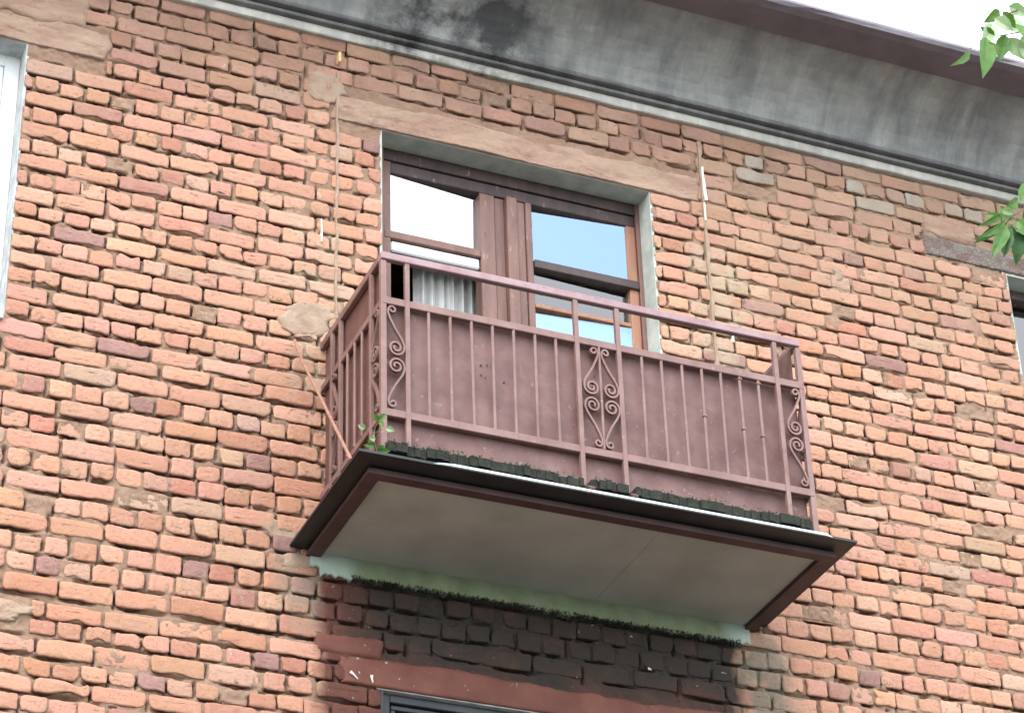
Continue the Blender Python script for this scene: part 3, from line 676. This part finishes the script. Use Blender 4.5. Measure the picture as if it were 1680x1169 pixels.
tag(curtain('curtain', 1.22, 1.84, 2.15, 3.2, .42, .012, 6, mcurt, 4.1), 'pale curtain behind the right half of the balcony window', 'curtain')
s = MB(); s.box(.432, .936, .165, .19, 2.672, 2.738, b=.008); vb = s.build('white_band', mwhitew); tag(vb, 'white strip standing in for the bright band at the top of the open left window leaf', 'blind')  # plain white box standing in for the bright band under the transom rail
s = MB()
v = [(1.26, .2, 2.73), (1.81, .2, 2.735), (1.80, .2, 2.66), (1.70, .2, 2.69), (1.60, .2, 2.665), (1.45, .2, 2.70), (1.26, .2, 2.69)]
s.add(v+[(a, b_+.003, c) for a, b_, c in v], [tuple(range(7)), tuple(range(13, 6, -1))]+[(i, (i+1) % 7, (i+1) % 7+7, i+7) for i in range(7)])
tag(s.build('torn_paper', mkhaki), 'torn strip of khaki paper stuck behind the right-hand lower pane', 'paper')

# left window
reveal(-2.9, -1.595, 1.70, 3.345, .13, mrew, mt=mrew)
s = MB(); s.box(-1.675, -1.597, .128, .21, 1.70, 3.345, b=.004); s.box(-2.9, -1.675, .128, .21, 3.275, 3.345, b=.004); s.box(-2.9, -1.675, .128, .21, 1.70, 1.76, b=.004); s.box(-2.9, -2.84, .128, .21, 1.76, 3.275, b=.004)
lw = B(s.build('window', mwhitew)); tag(lw, 'white painted window at the left edge')
s = MB(); s.box(-2.84, -1.677, .135, .20, 2.68, 2.74, b=.004); s.box(-1.725, -1.677, .14, .20, 1.76, 2.68, b=.004); s.box(-1.725, -1.677, .14, .20, 2.74, 3.275, b=.004); s.box(-2.30, -2.22, .138, .20, 1.76, 2.68, b=.004); s.build('sash', mwhitew, lw)
pane(-2.84, -1.70, 1.74, 2.69, .165, mgl, lw, R(3)); pane(-2.84, -1.70, 2.73, 3.29, .165, mgl, lw, R(3))
rm = MB(); x0, x1, y0, y1, z0, z1 = -3.2, -1.3, .46, 2.6, 1.2, 3.45
rm.box(x0, x1, y1, y1+.05, z0, z1); rm.box(x0-.05, x0, y0, y1, z0, z1); rm.box(x1, x1+.05, y0, y1, z0, z1); rm.box(x0, x1, y0, y1, z0-.05, z0); rm.box(x0, x1, y0, y1, z1, z1+.05); B(rm.build('room_lining', mint))
tag(curtain('curtain', -2.8, -1.66, 1.75, 3.25, .30, .02, 9, mwhitew, 2.2), 'white net curtain behind the left edge window', 'curtain')
# right window
reveal(4.198, 5.5, 1.70, 3.311, .13, mre, mt=mre)
s = MB(); s.box(4.20, 4.25, .128, .21, 1.70, 3.311, b=.004); s.box(4.25, 5.5, .128, .21, 3.25, 3.311, b=.004); s.box(4.25, 5.5, .128, .21, 1.70, 1.76, b=.004); s.box(5.44, 5.5, .128, .21, 1.76, 3.25, b=.004)
rw = B(s.build('window', mwoodd)); tag(rw, 'dark framed window at the right edge')
s = MB(); s.box(4.25, 4.29, .135, .20, 1.76, 3.25, b=.004); s.box(4.82, 4.90, .135, .20, 1.76, 3.25, b=.004); s.box(4.29, 4.82, .138, .20, 2.62, 2.67, b=.004); s.build('sash', mwoodd, rw)
pane(4.28, 5.45, 1.75, 3.26, .17, mgld, rw, R(-2))
rm = MB(); x0, x1, y0, y1, z0, z1 = 3.9, 5.8, .46, 2.6, 1.2, 3.4
rm.box(x0, x1, y1, y1+.05, z0, z1); rm.box(x0-.05, x0, y0, y1, z0, z1); rm.box(x1, x1+.05, y0, y1, z0, z1); rm.box(x0, x1, y0, y1, z0-.05, z0); rm.box(x0, x1, y0, y1, z1, z1+.05); B(rm.build('room_lining', mint))
# lower opening with black frame and grille
reveal(.314, 1.9, -1.50, .058, .06, mgrille, bottom=False, mt=mrew)
s = MB(); s.box(.318, .36, .03, .09, -1.5, .050, b=.003); s.box(.36, 1.85, .03, .09, .012, .050, b=.003); s.box(1.85, 1.896, .03, .09, -1.5, .050, b=.003)
dw = B(s.build('window', mgrille)); tag(dw, 'black framed opening with a grille under the balcony')
s = MB(); s.box(.372, 1.84, .05, .09, -.015, .008, b=.003); s.box(.372, .395, .05, .09, -1.48, -.018, b=.003); s.build('sash', mgrille, dw)
for i in range(11):
    s = MB(); x = .47+i*.13; s.tube([(x, .06, -1.45), (x, .06, -.018)], .007, 6); s.build('grille_bar', mgrille, dw)
s = MB(); s.tube([(.40, .055, -.09), (1.83, .055, -.09)], .007, 6); s.build('grille_bar', mgrille, dw)
rm = MB(); x0, x1, y0, y1, z0, z1 = 0, 2.2, .46, 2.6, -1.5, .4
rm.box(x0, x1, y1, y1+.05, z0, z1); rm.box(x0-.05, x0, y0, y1, z0, z1); rm.box(x1, x1+.05, y0, y1, z0, z1); rm.box(x0, x1, y0, y1, z0-.05, z0); rm.box(x0, x1, y0, y1, z1, z1+.05); B(rm.build('room_lining', mint))

# ------------------------------------------------------------------ balcony
BW, BD = 2.212, .851
ZT, ZM, ZLO, ZD = 1.890, 1.618, 1.008, .832
bal = empty('balcony', (1.1, 0, .7)); binv = Matrix.Translation((-1.1, 0, -.7))
tag(bal, 'small wall-hung balcony with brown scrolled railing, sheet metal panels and grey underside', 'balcony')
def P(o, label=None):
    o.parent = bal; o.matrix_parent_inverse = binv
    if label: o['label'] = label
    return o
s = MB(); s.box(-.02, 2.28, -.80, .05, .712, .755); P(s.build('slab', mslab))
s = MB(); s.box(.004, 2.262, -.772, -.002, .700, .711); P(s.build('soffit_panel', msof))
s = MB(); s.box(1.42, 1.4225, -.77, -.01, .6992, .6998); P(s.build('panel_joint', mslab))
# edge channel: bottom flange + inner lip, mitred ring of three sides
def ring(xo0, xo1, yo, xi0, xi1, yi, z0, z1, name, m_, lab=None):
    s = MB(); v = []
    out_ = [(xo0, -.002), (xo0, yo), (xo1, yo), (xo1, -.002)]; inn = [(xi0, -.002), (xi0, yi), (xi1, yi), (xi1, -.002)]
    for z in (z0, z1):
        for q in out_+inn: v.append((q[0], q[1], z))
    f = []
    for i in range(3): f += [(i, i+1, i+5, i+4), (i+8, i+12, i+13, i+9), (i, i+8, i+9, i+1), (i+4, i+5, i+13, i+12)]
    f += [(0, 4, 12, 8), (3, 11, 15, 7)]
    s.add(v, f); return P(s.build(name, m_), lab)
ring(-.072, 2.312, -.852, -.004, 2.250, -.794, .680, .6985, 'edge_channel', mbeam)
ring(-.068, 2.306, -.848, .0, 2.245, -.80, .699, .7105, 'channel_web', mbeam)
ring(-.150, 2.364, -.952, -.066, 2.308, -.846, .7155, .7205, 'drip_sheet', mdrip)
# folded lip of the sheet, standing up at the outer edge, with the sky's reflection painted pale along the front
def ring2(name, m_, xo0, xo1, yo, th, z0, z1): return ring(xo0, xo1, yo, xo0+th, xo1-th, yo+th, z0, z1, name, m_)
ring2('drip_edge', mdrip, -.157, 2.371, -.960, .006, .716, .7285)
s = MB()
nseg = 40
for i in range(nseg):
    xa = .30+(2.22-.30)*i/nseg; xb = .30+(2.22-.30)*(i+1)/nseg
s.add([(.20, -.9615, .7195), (2.24, -.9615, .7195), (2.20, -.968, .7215), (.27, -.968, .7215), (2.20, -.9655, .7335), (.30, -.9655, .7335), (2.24, -.948, .7345), (.20, -.948, .7345)],
      [(0, 1, 2, 3), (3, 2, 4, 5), (5, 4, 6, 7), (0, 3, 5, 7), (1, 6, 4, 2), (0, 7, 6, 1)])
P(s.build('lip_glint', medge), 'pale strip along the front lip, sky reflection put into its colour')
s = MB(); s.box(-.145, 2.360, -.945, -.003, .7215, .7265); P(s.build('flashing_top', mdrip))
s = MB(); s.box(-.09, 2.31, -.886, -.80, .721-.02, .7155); 
# deck planks: ends poke out at the front
x = .002; k = 0
notch = (.988, 1.209)
pr = random.Random(3)
while x < 2.14:
    wd_ = pr.uniform(.085, .125)
    x1 = min(x+wd_, 2.168)
    cutn = [n for n in notch if x-.004 < n < x1+.004]
    dz = pr.uniform(-.006, .004); fy = -.915+pr.uniform(-.012, .012)
    s = MB()
    a, b_ = x, x1-.004
    if cutn:
        n = cutn[0]
        if n-.018-a > .01: s.box(a, n-.018, fy, -.01, .778+dz, .826+dz, b=.003)
        if b_-(n+.018) > .01: s.box(n+.018, b_, fy, -.01, .778+dz, .826+dz, b=.003)
    else:
        # slightly ragged end: three steps
        c1 = a+(b_-a)*.4; c2 = a+(b_-a)*.7
        s.box(a, c1, fy+pr.uniform(0, .01), -.01, .778+dz, .826+dz+pr.uniform(-.004, .004)); s.box(c1+.0004, c2, fy, -.01, .7785+dz, .826+dz+pr.uniform(-.004, .004)); s.box(c2+.0004, b_, fy+pr.uniform(0, .01), -.01, .778+dz, .826+dz+pr.uniform(-.004, .004))
    if s.v: P(s.build('deck_plank', mplank))
    x = x1; k += 1
s = MB(); s.box(.05, 2.15, -.86, -.80, .727, .7775); s.box(.05, 2.15, -.15, -.09, .727, .7775); P(s.build('deck_joist', mplank))
# moss tufts along the deck edge
s = MB(); mr_ = random.Random(5)
for i in range(900):
    x = mr_.uniform(-.0, 2.17); z = .826+mr_.uniform(-.004, .008); y = -.905+mr_.uniform(-.02, .04); r_ = mr_.uniform(.003, .008)
    if abs(x-.988) < .02 or abs(x-1.209) < .02: continue
    if mr_.random() > .35+.65*max(0, 1-x/.9): continue
    a_ = mr_.uniform(0, 6.28); s.add([(x+math.cos(a_)*r_, y, z), (x+math.cos(a_+2.1)*r_, y-.006, z-.004), (x+math.cos(a_+4.2)*r_, y+.004, z-.003), (x, y, z+r_*1.3)], [(0, 1, 3), (1, 2, 3), (2, 0, 3), (0, 2, 1)])
o = P(s.build('moss', mmoss)); o['kind'] = 'stuff'
# rails: front + two sides
def jitter_bar(s, x0, x1, y0, y1, z0, z1, b=.002): s.box(x0, x1, y0, y1, z0, z1, b=b)
s = MB(); s.box(-.012, BW+.012, -BD-.018, -BD+.016, ZT-.041, ZT, b=.004); P(s.build('handrail', mtop), 'front handrail, paint worn to pale mauve')
for xx in (0, BW):
    s = MB(); s.box(xx-.014, xx+.014, -BD+.018, .04, ZT-.042, ZT-.002, b=.004); P(s.build('handrail', mbar))
s = MB(); s.box(-.008, BW+.010, -BD-.016, -BD+.012, ZM-.020, ZM+.020, b=.003); P(s.build('middle_rail', mbar))
s = MB(); s.box(-.008, BW+.010, -BD-.016, -BD+.012, ZLO-.020, ZLO+.020, b=.003); P(s.build('lower_rail', mbar))
for xx in (0, BW):
    s = MB(); s.box(xx-.010, xx+.010, -BD+.014, -.01, ZM-.018, ZM+.018, b=.003); P(s.build('middle_rail', mbar))
    s = MB(); s.box(xx-.010, xx+.010, -BD+.014, -.01, ZLO-.018, ZLO+.018, b=.003); P(s.build('lower_rail', mbar))
def vbar(x, y, z0, z1, hw, hd, name, lean=0.):
    # three pieces between the rails so that faces never lie inside them
    s = MB(); v = []
    s.box(x-hw, x+hw, y-hd, y+hd, z0, z1, b=.0015)
    P(s.build(name, mbar))
FB = -BD-.006
for xx in (0, BW): vbar(xx, -BD, .735, ZT-.048, .014, .014, 'corner_post')
for xx in (.117, .988, 1.209, 2.075):
    vbar(xx, -BD-.008, ZD-.05, ZT-.047, .0115, .012, 'post')
for xx in (.988, 1.209):    # bent feet over the deck edge
    s = MB(); s.strip([(xx, -BD-.008, ZD-.02), (xx+.002, -BD-.03, ZD-.035), (xx+.004, -BD-.06, ZD-.05), (xx+.006, -BD-.095, ZD-.075)], (1, 0, 0), .0115, .005); P(s.build('post_foot', mbar))
for xx in (.226, .336, .445, .551, .659, .769, .879, 1.332, 1.440, 1.551, 1.656, 1.760, 1.866, 1.969):
    j = pr.uniform(-.002, .002); s = MB(); s.tube([(xx+j, FB, ZLO+.019), (xx, FB, (ZLO+ZM)/2), (xx-j, FB, ZM-.019)], .0078, 8); P(s.build('baluster', mbar, smooth=False))
s = MB(); s.tube([(1.104, FB-.006, ZLO+.019), (1.104, FB-.006, ZM-.019)], .0065, 8); P(s.build('baluster', mbar))
for xx in (.226+.055, ):
    pass
for (xx, zz) in ((1.866, 1.30), (1.969, 1.28), (1.656, 1.33), (1.969, 1.58), (1.866, 1.585)):   # weld lumps
    s = MB(); s.box(xx-.011, xx+.011, FB-.011, FB+.011, zz-.006, zz+.006, b=.003); P(s.build('weld', mbar))
for xx, sg in ((0, -1), (BW, 1)):
    for yy, th in ((-.17, 1), (-.29, 1), (-.39, 0), (-.49, 0), (-.59, 0), (-.715, 1)):
        if th: vbar(xx+sg*.006, yy, .735, ZT-.044, .010, .0115, 'post')
        else:
            s = MB(); s.tube([(xx+sg*.006, yy, ZLO+.017), (xx+sg*.006, yy, ZM-.017)], .0078, 8); P(s.build('baluster', mbar))
# scrolls. local u: 0 at post, 1 at the far post; v: 0 top, 1 bottom
def spiral(cu, cv, r0, r1, a0, turns, n, asp):
    pts = []
    for i in range(n+1):
        t_ = i/n; a_ = a0+turns*2*math.pi*t_; r_ = r0+(r1-r0)*t_; pts.append((cu+math.cos(a_)*r_, cv+math.sin(a_)*r_*asp))
    return pts
def scroll_half(top=True):
    """in metres inside a bay of width w=.117, height h=.57; origin at upper left, x right, z down"""
    w_s = .100; p_ = []
    # small curl at the top
    pass
    p_ = spiral(.031, .026, .008, .019, R(190), -1.0, 14, 1.0)
    p_ = p_+[(.009, .042), (.020, .072), (.044, .120), (.065, .152), (.081, .178), (.0895, .200)]
    sp = spiral(.050, .2165, .040, .009, R(-5), 1.62, 40, 1.02)
    p_ += sp
    return p_
def make_scroll(xa, mirror, y, zt, zb, name='scroll', axis_='x', flip=False):
    base_ = scroll_half(); H = zt-zb
    k = (H/2-.006)/.258
    for half_ in (0, 1):
        pts = []
        for (u_, v_) in base_:
            uu = -u_ if mirror else u_; vv = v_*k; z = (zt-vv) if half_ == 0 else (zb+vv)
            if axis_ == 'x': pts.append((xa+uu, y, z))
            else: pts.append((xa, y+uu, z))
        s = MB(); s.strip(pts, (0, 1, 0) if axis_ == 'x' else (1, 0, 0),   .0085, .0046); P(s.build(name, mbar))
zt_, zb_ = ZM-.022, ZLO+.022
make_scroll(.010, False, FB-.004, zt_, zb_)
make_scroll(1.104, True, FB-.004, zt_, zb_); make_scroll(1.104, False, FB-.004, zt_, zb_)
make_scroll(BW-.012, True, FB-.004, zt_, zb_)
for xx, sg in ((0, -1), (BW, 1)):
    make_scroll(xx+sg*.010, True, -.18, zt_, zb_, axis_='y'); make_scroll(xx+sg*.010, False, -.838, zt_, zb_, axis_='y')
# sheet panels behind the bars, front in two overlapping sheets with slight buckling
def sheet(x0, x1, z0, z1, y, m_, name, seed, axis_='x', top_slope=0.):
    nx = max(2, int((x1-x0)/.04)); nz = 14; s = MB(); v = []; th = .0015
    for sd_ in (0, 1):
        for i in range(nx+1):
            for j in range(nz+1):
                a_ = x0+(x1-x0)*i/nx; z = z0+(z1-z0)*j/nz; d_ = (vnoise(np.array([a_]), np.array([z]), 1.8, seed, 2)[0]-.5)*.010
                if axis_ == 'x': v.append((a_, y+d_+sd_*th, z))
                else: v.append((y+d_+sd_*th, a_, z))
    n = (nx+1)*(nz+1); f = []
    for i in range(nx):
        for j in range(nz):
            q = (i*(nz+1)+j, (i+1)*(nz+1)+j, (i+1)*(nz+1)+j+1, i*(nz+1)+j+1); f += [q, tuple(a_+n for a_ in q[::-1])]
    for i in range(nx):
        for j in (0, nz): q = (i*(nz+1)+j, (i+1)*(nz+1)+j); f.append((q[0], q[1], q[1]+n, q[0]+n))
    for j in range(nz):
        for i in (0, nx): q = (i*(nz+1)+j, i*(nz+1)+j+1); f.append((q[0], q[1], q[1]+n, q[0]+n))
    s.add(v, f); return P(s.build(name, m_, smooth=False))
sheet(.014, 1.855, .805, ZM+.012, -BD+.026, mpan, 'front_panel', 3)
sheet(1.835, BW-.014, .805, ZM-.002, -BD+.034, mpan, 'front_panel', 5)
sheet(-BD+.03, -.01, .76, ZT-.03, .016, mpan2, 'side_panel', 7, 'y')
sheet(-BD+.03, -.01, .76, ZT-.03, BW-.018, mpan2, 'side_panel', 8, 'y')
# small holes in the panel read as dark dots
for (xx, zz, r_) in ((.50, 1.385, .006), (.53, 1.392, .004), (.56, 1.395, .0055), (.50, 1.33, .004), (.615, 1.315, .006), (.52, 1.32, .003), (1.07, 1.42, .004), (1.09, 1.45, .003)):
    s = MB(); s.tube([(xx, -BD+.0185, zz), (xx, -BD+.0215, zz)], r_, 8); P(s.build('rivet_hole', mgrille))
# plaster strip on the wall directly below the slab
def brush_strip():
    s = MB(); n = 420; x0, x1 = -.055, 2.275; v = []; xs = np.linspace(x0, x1, n)
    nz1 = vnoise(xs, xs*0, 40, 71, 3); nz2 = vnoise(xs, xs*0+9, 5, 72, 3)
    for i, x in enumerate(xs):
        zb = .598+(nz2[i]-.5)*.035+(nz1[i]-.5)*.03+(.035 if i < 10 else 0)
        v += [(x, .01, .71), (x, -.020, .71), (x, -.020+.004*(nz1[i]-.5), zb+.004), (x, -.014, zb), (x, .01, zb)]
    f = [(i*5+k, i*5+k+1, i*5+k+6, i*5+k+5) for i in range(n-1) for k in range(4)]; f += [(0, 1, 2, 3, 4), tuple(5*n-5+k for k in range(5))]
    s.add(v, f); return B(s.build('green_washed_band', mgreen))
brush_strip()
s = MB(); mr_ = random.Random(9)
for i in range(2600):
    x = mr_.uniform(.15, 2.22); z = .597+mr_.uniform(-.03, .012); l_ = mr_.uniform(.004, .018); dx = mr_.uniform(-.006, .006); w__ = mr_.uniform(.0012, .003)
    s.add([(x-w__, -.019, z), (x+w__, -.019, z), (x+dx, -.030, z+mr_.choice((-.6, .8))*l_), (x, -.024, z)], [(0, 1, 2), (0, 3, 2), (1, 3, 2), (0, 1, 3)])
o = B(s.build('moss_fringe', mplank)); o['kind'] = 'stuff'

# leaning rod left of the balcony
s = MB(); s.tube([(-.155, -.03, 1.86), (-.165, -.20, 1.62), (-.17, -.45, 1.30), (-.165, -.62, 1.06), (-.15, -.84, .735)], .008, 8)
tag(s.build('metal_rod', mrod), 'thin rusty rod leaning from the balcony edge to the brick wall', 'rod')

# ------------------------------------------------------------------ plants
def pix(u_, v_, Y):
    d = fw+r2*((u_-840)/FPX)-u2*((v_-584.5)/FPX); return CAM+d*((Y-CAM.y)/d.y)
def add_leaf(parent, base_, tip, wd_, m_, curl=.15, seed=0, name='leaf', face=None):
    base_, tip = Vector(base_), Vector(tip); ax = tip-base_; L = ax.length; ax.normalize()
    fc = face or (-fw); side = ax.cross(fc).normalized(); nrm_ = side.cross(ax).normalized(); s = MB(); v = []; n = 9; rr = random.Random(seed)
    for i in range(n+1):
        t_ = i/n; hw = wd_*.5*math.sin(math.pi*min(1, t_**.75))*(1.1-.3*t_)+.0006
        hw *= 1+rr.uniform(-.09, .09); c = base_+ax*(L*t_)+nrm_*(curl*L*math.sin(t_*2.6))
        for q in (-1, -.5, 0, .5, 1): v.append(c+side*hw*q+nrm_*(abs(q)*hw*.35)+nrm_*rr.uniform(-.001, .001))
    f = [(i*5+k, i*5+k+1, i*5+k+6, i*5+k+5) for i in range(n) for k in range(4)]
    s.add(v, f); o = s.build(name, m_, parent); 
    md = o.modifiers.new('thick', 'SOLIDIFY'); md.thickness = .0006
    return o
def branch(label, Y, stems, leaves, group=None):
    root = empty('tree_branch', pix(*stems[0][0], Y)); tag(root, label, 'branch', group); inv = Matrix.Translation(-root.location)
    s = MB()
    for st in stems:
        s.tube([pix(a, b_, Y+dy) for (a, b_), dy in zip(st, [0, .02, -.01, .03, .02, .04])], .0045, 6, r1=.002)
    o = s.build('twig', mstem, root); o.matrix_parent_inverse = inv
    for i, (b_, t_, wpx, m_, dy) in enumerate(leaves):
        fc = (-fw+r2*random.uniform(-.5, .5)+u2*random.uniform(-.5, .5)).normalized()
        o = add_leaf(root, pix(*b_, Y+dy*.3), pix(*t_, Y+dy), wpx*1.5/560, m_, random.uniform(-.12, .15), i, face=fc); o.matrix_parent_inverse = inv
    return root
branch('sunlit leafy twig hanging against the bright sky at the upper right', -3.0,
       [[(1720, 40), (1680, 52), (1645, 58), (1612, 64), (1592, 80)], [(1722, -10), (1690, 10), (1655, 22), (1640, 34), (1618, 62)]],
       [((1618, 62), (1611, 130), 34, mleaf, .02), ((1590, 78), (1552, 108), 17, mleaf, -.05), ((1628, 40), (1606, 82), 26, mleafp, .04), ((1632, 30), (1662, 52), 24, mleafp, .0),
        ((1645, 20), (1668, 48), 18, mleaf, .05), ((1655, 62), (1684, 100), 26, mleafp, .02), ((1640, 18), (1612, 38), 20, mleaf, .05), ((1668, 40), (1690, 78), 26, mleaf, -.04), ((1618, 70), (1640, 92), 20, mleafp, .03),
        ((1655, 10), (1690, 26), 22, mleafp, 0), ((1650, 58), (1640, 100), 24, mleaf, .05), ((1670, 54), (1660, 20), 24, mleafp, .06), ((1676, 60), (1700, 112), 30, mleafp, -.03), ((1632, 60), (1608, 44), 16, mleaf, .02)])
branch('leafy green twig in front of the wall by the right edge window', -2.7,
       [[(1722, 310), (1690, 335), (1665, 352), (1650, 366)], [(1720, 420), (1695, 395), (1668, 375), (1655, 368)]],
       [((1648, 350), (1602, 372), 12, mleaf, .03), ((1650, 360), (1588, 392), 14, mleaf, -.03), ((1652, 366), (1600, 400), 16, mleafd, .02), ((1650, 370), (1624, 428), 24, mleaf, .03), ((1656, 372), (1648, 420), 22, mleafd, 0),
        ((1664, 372), (1690, 424), 34, mleafd, .04), ((1668, 362), (1700, 392), 30, mleaf, -.02), ((1652, 340), (1668, 326), 20, mleaf, .02), ((1644, 344), (1664, 350), 14, mleafp, 0), ((1640, 352), (1668, 360), 12, mleafp, .02), ((1674, 330), (1700, 300), 24, mleaf, 0),
        ((1660, 356), (1640, 338), 16, mleaf, .05), ((1672, 380), (1666, 436), 28, mleafd, .07), ((1680, 345), (1704, 366), 26, mleaf, .05), ((1646, 356), (1612, 352), 10, mleaf, .06), ((1662, 368), (1634, 396), 14, mleaf, .08)])
weed = empty('weed', (-.06, -.93, .735)); tag(weed, 'small green weed sprouting at the front left corner of the balcony', 'plant'); winv = Matrix.Translation(-weed.location)
s = MB(); s.tube([(-.06, -.93, .735), (-.075, -.935, .80), (-.07, -.93, .87), (-.045, -.93, .92)], .0022, 5, r1=.001); s.tube([(-.07, -.933, .80), (-.12, -.94, .85)], .0015, 5); s.tube([(-.07, -.933, .84), (-.02, -.94, .87)], .0015, 5)
o = s.build('stalk', mstem, weed); o.matrix_parent_inverse = winv
for i, (b_, t_, wd_, m_) in enumerate([((-.045, -.93, .92), (-.02, -.94, .945), .026, mleaf), ((-.05, -.93, .91), (-.085, -.94, .935), .026, mleaf), ((-.045, -.93, .91), (-.03, -.94, .875), .022, mleaf), ((-.12, -.94, .85), (-.155, -.94, .86), .028, mleafp), ((-.02, -.94, .87), (.02, -.95, .86), .026, mleafp),
        ((-.07, -.935, .81), (-.10, -.94, .80), .026, mleafp), ((-.075, -.935, .775), (-.13, -.94, .76), .030, mleaf), ((-.06, -.93, .745), (-.005, -.95, .752), .034, mleaf), ((-.06, -.935, .75), (-.03, -.95, .77), .030, mleaf), ((-.075, -.935, .77), (-.11, -.94, .79), .02, mleaf)]):
    o = add_leaf(weed, b_, t_, wd_, m_, .1, i+40); o.matrix_parent_inverse = winv
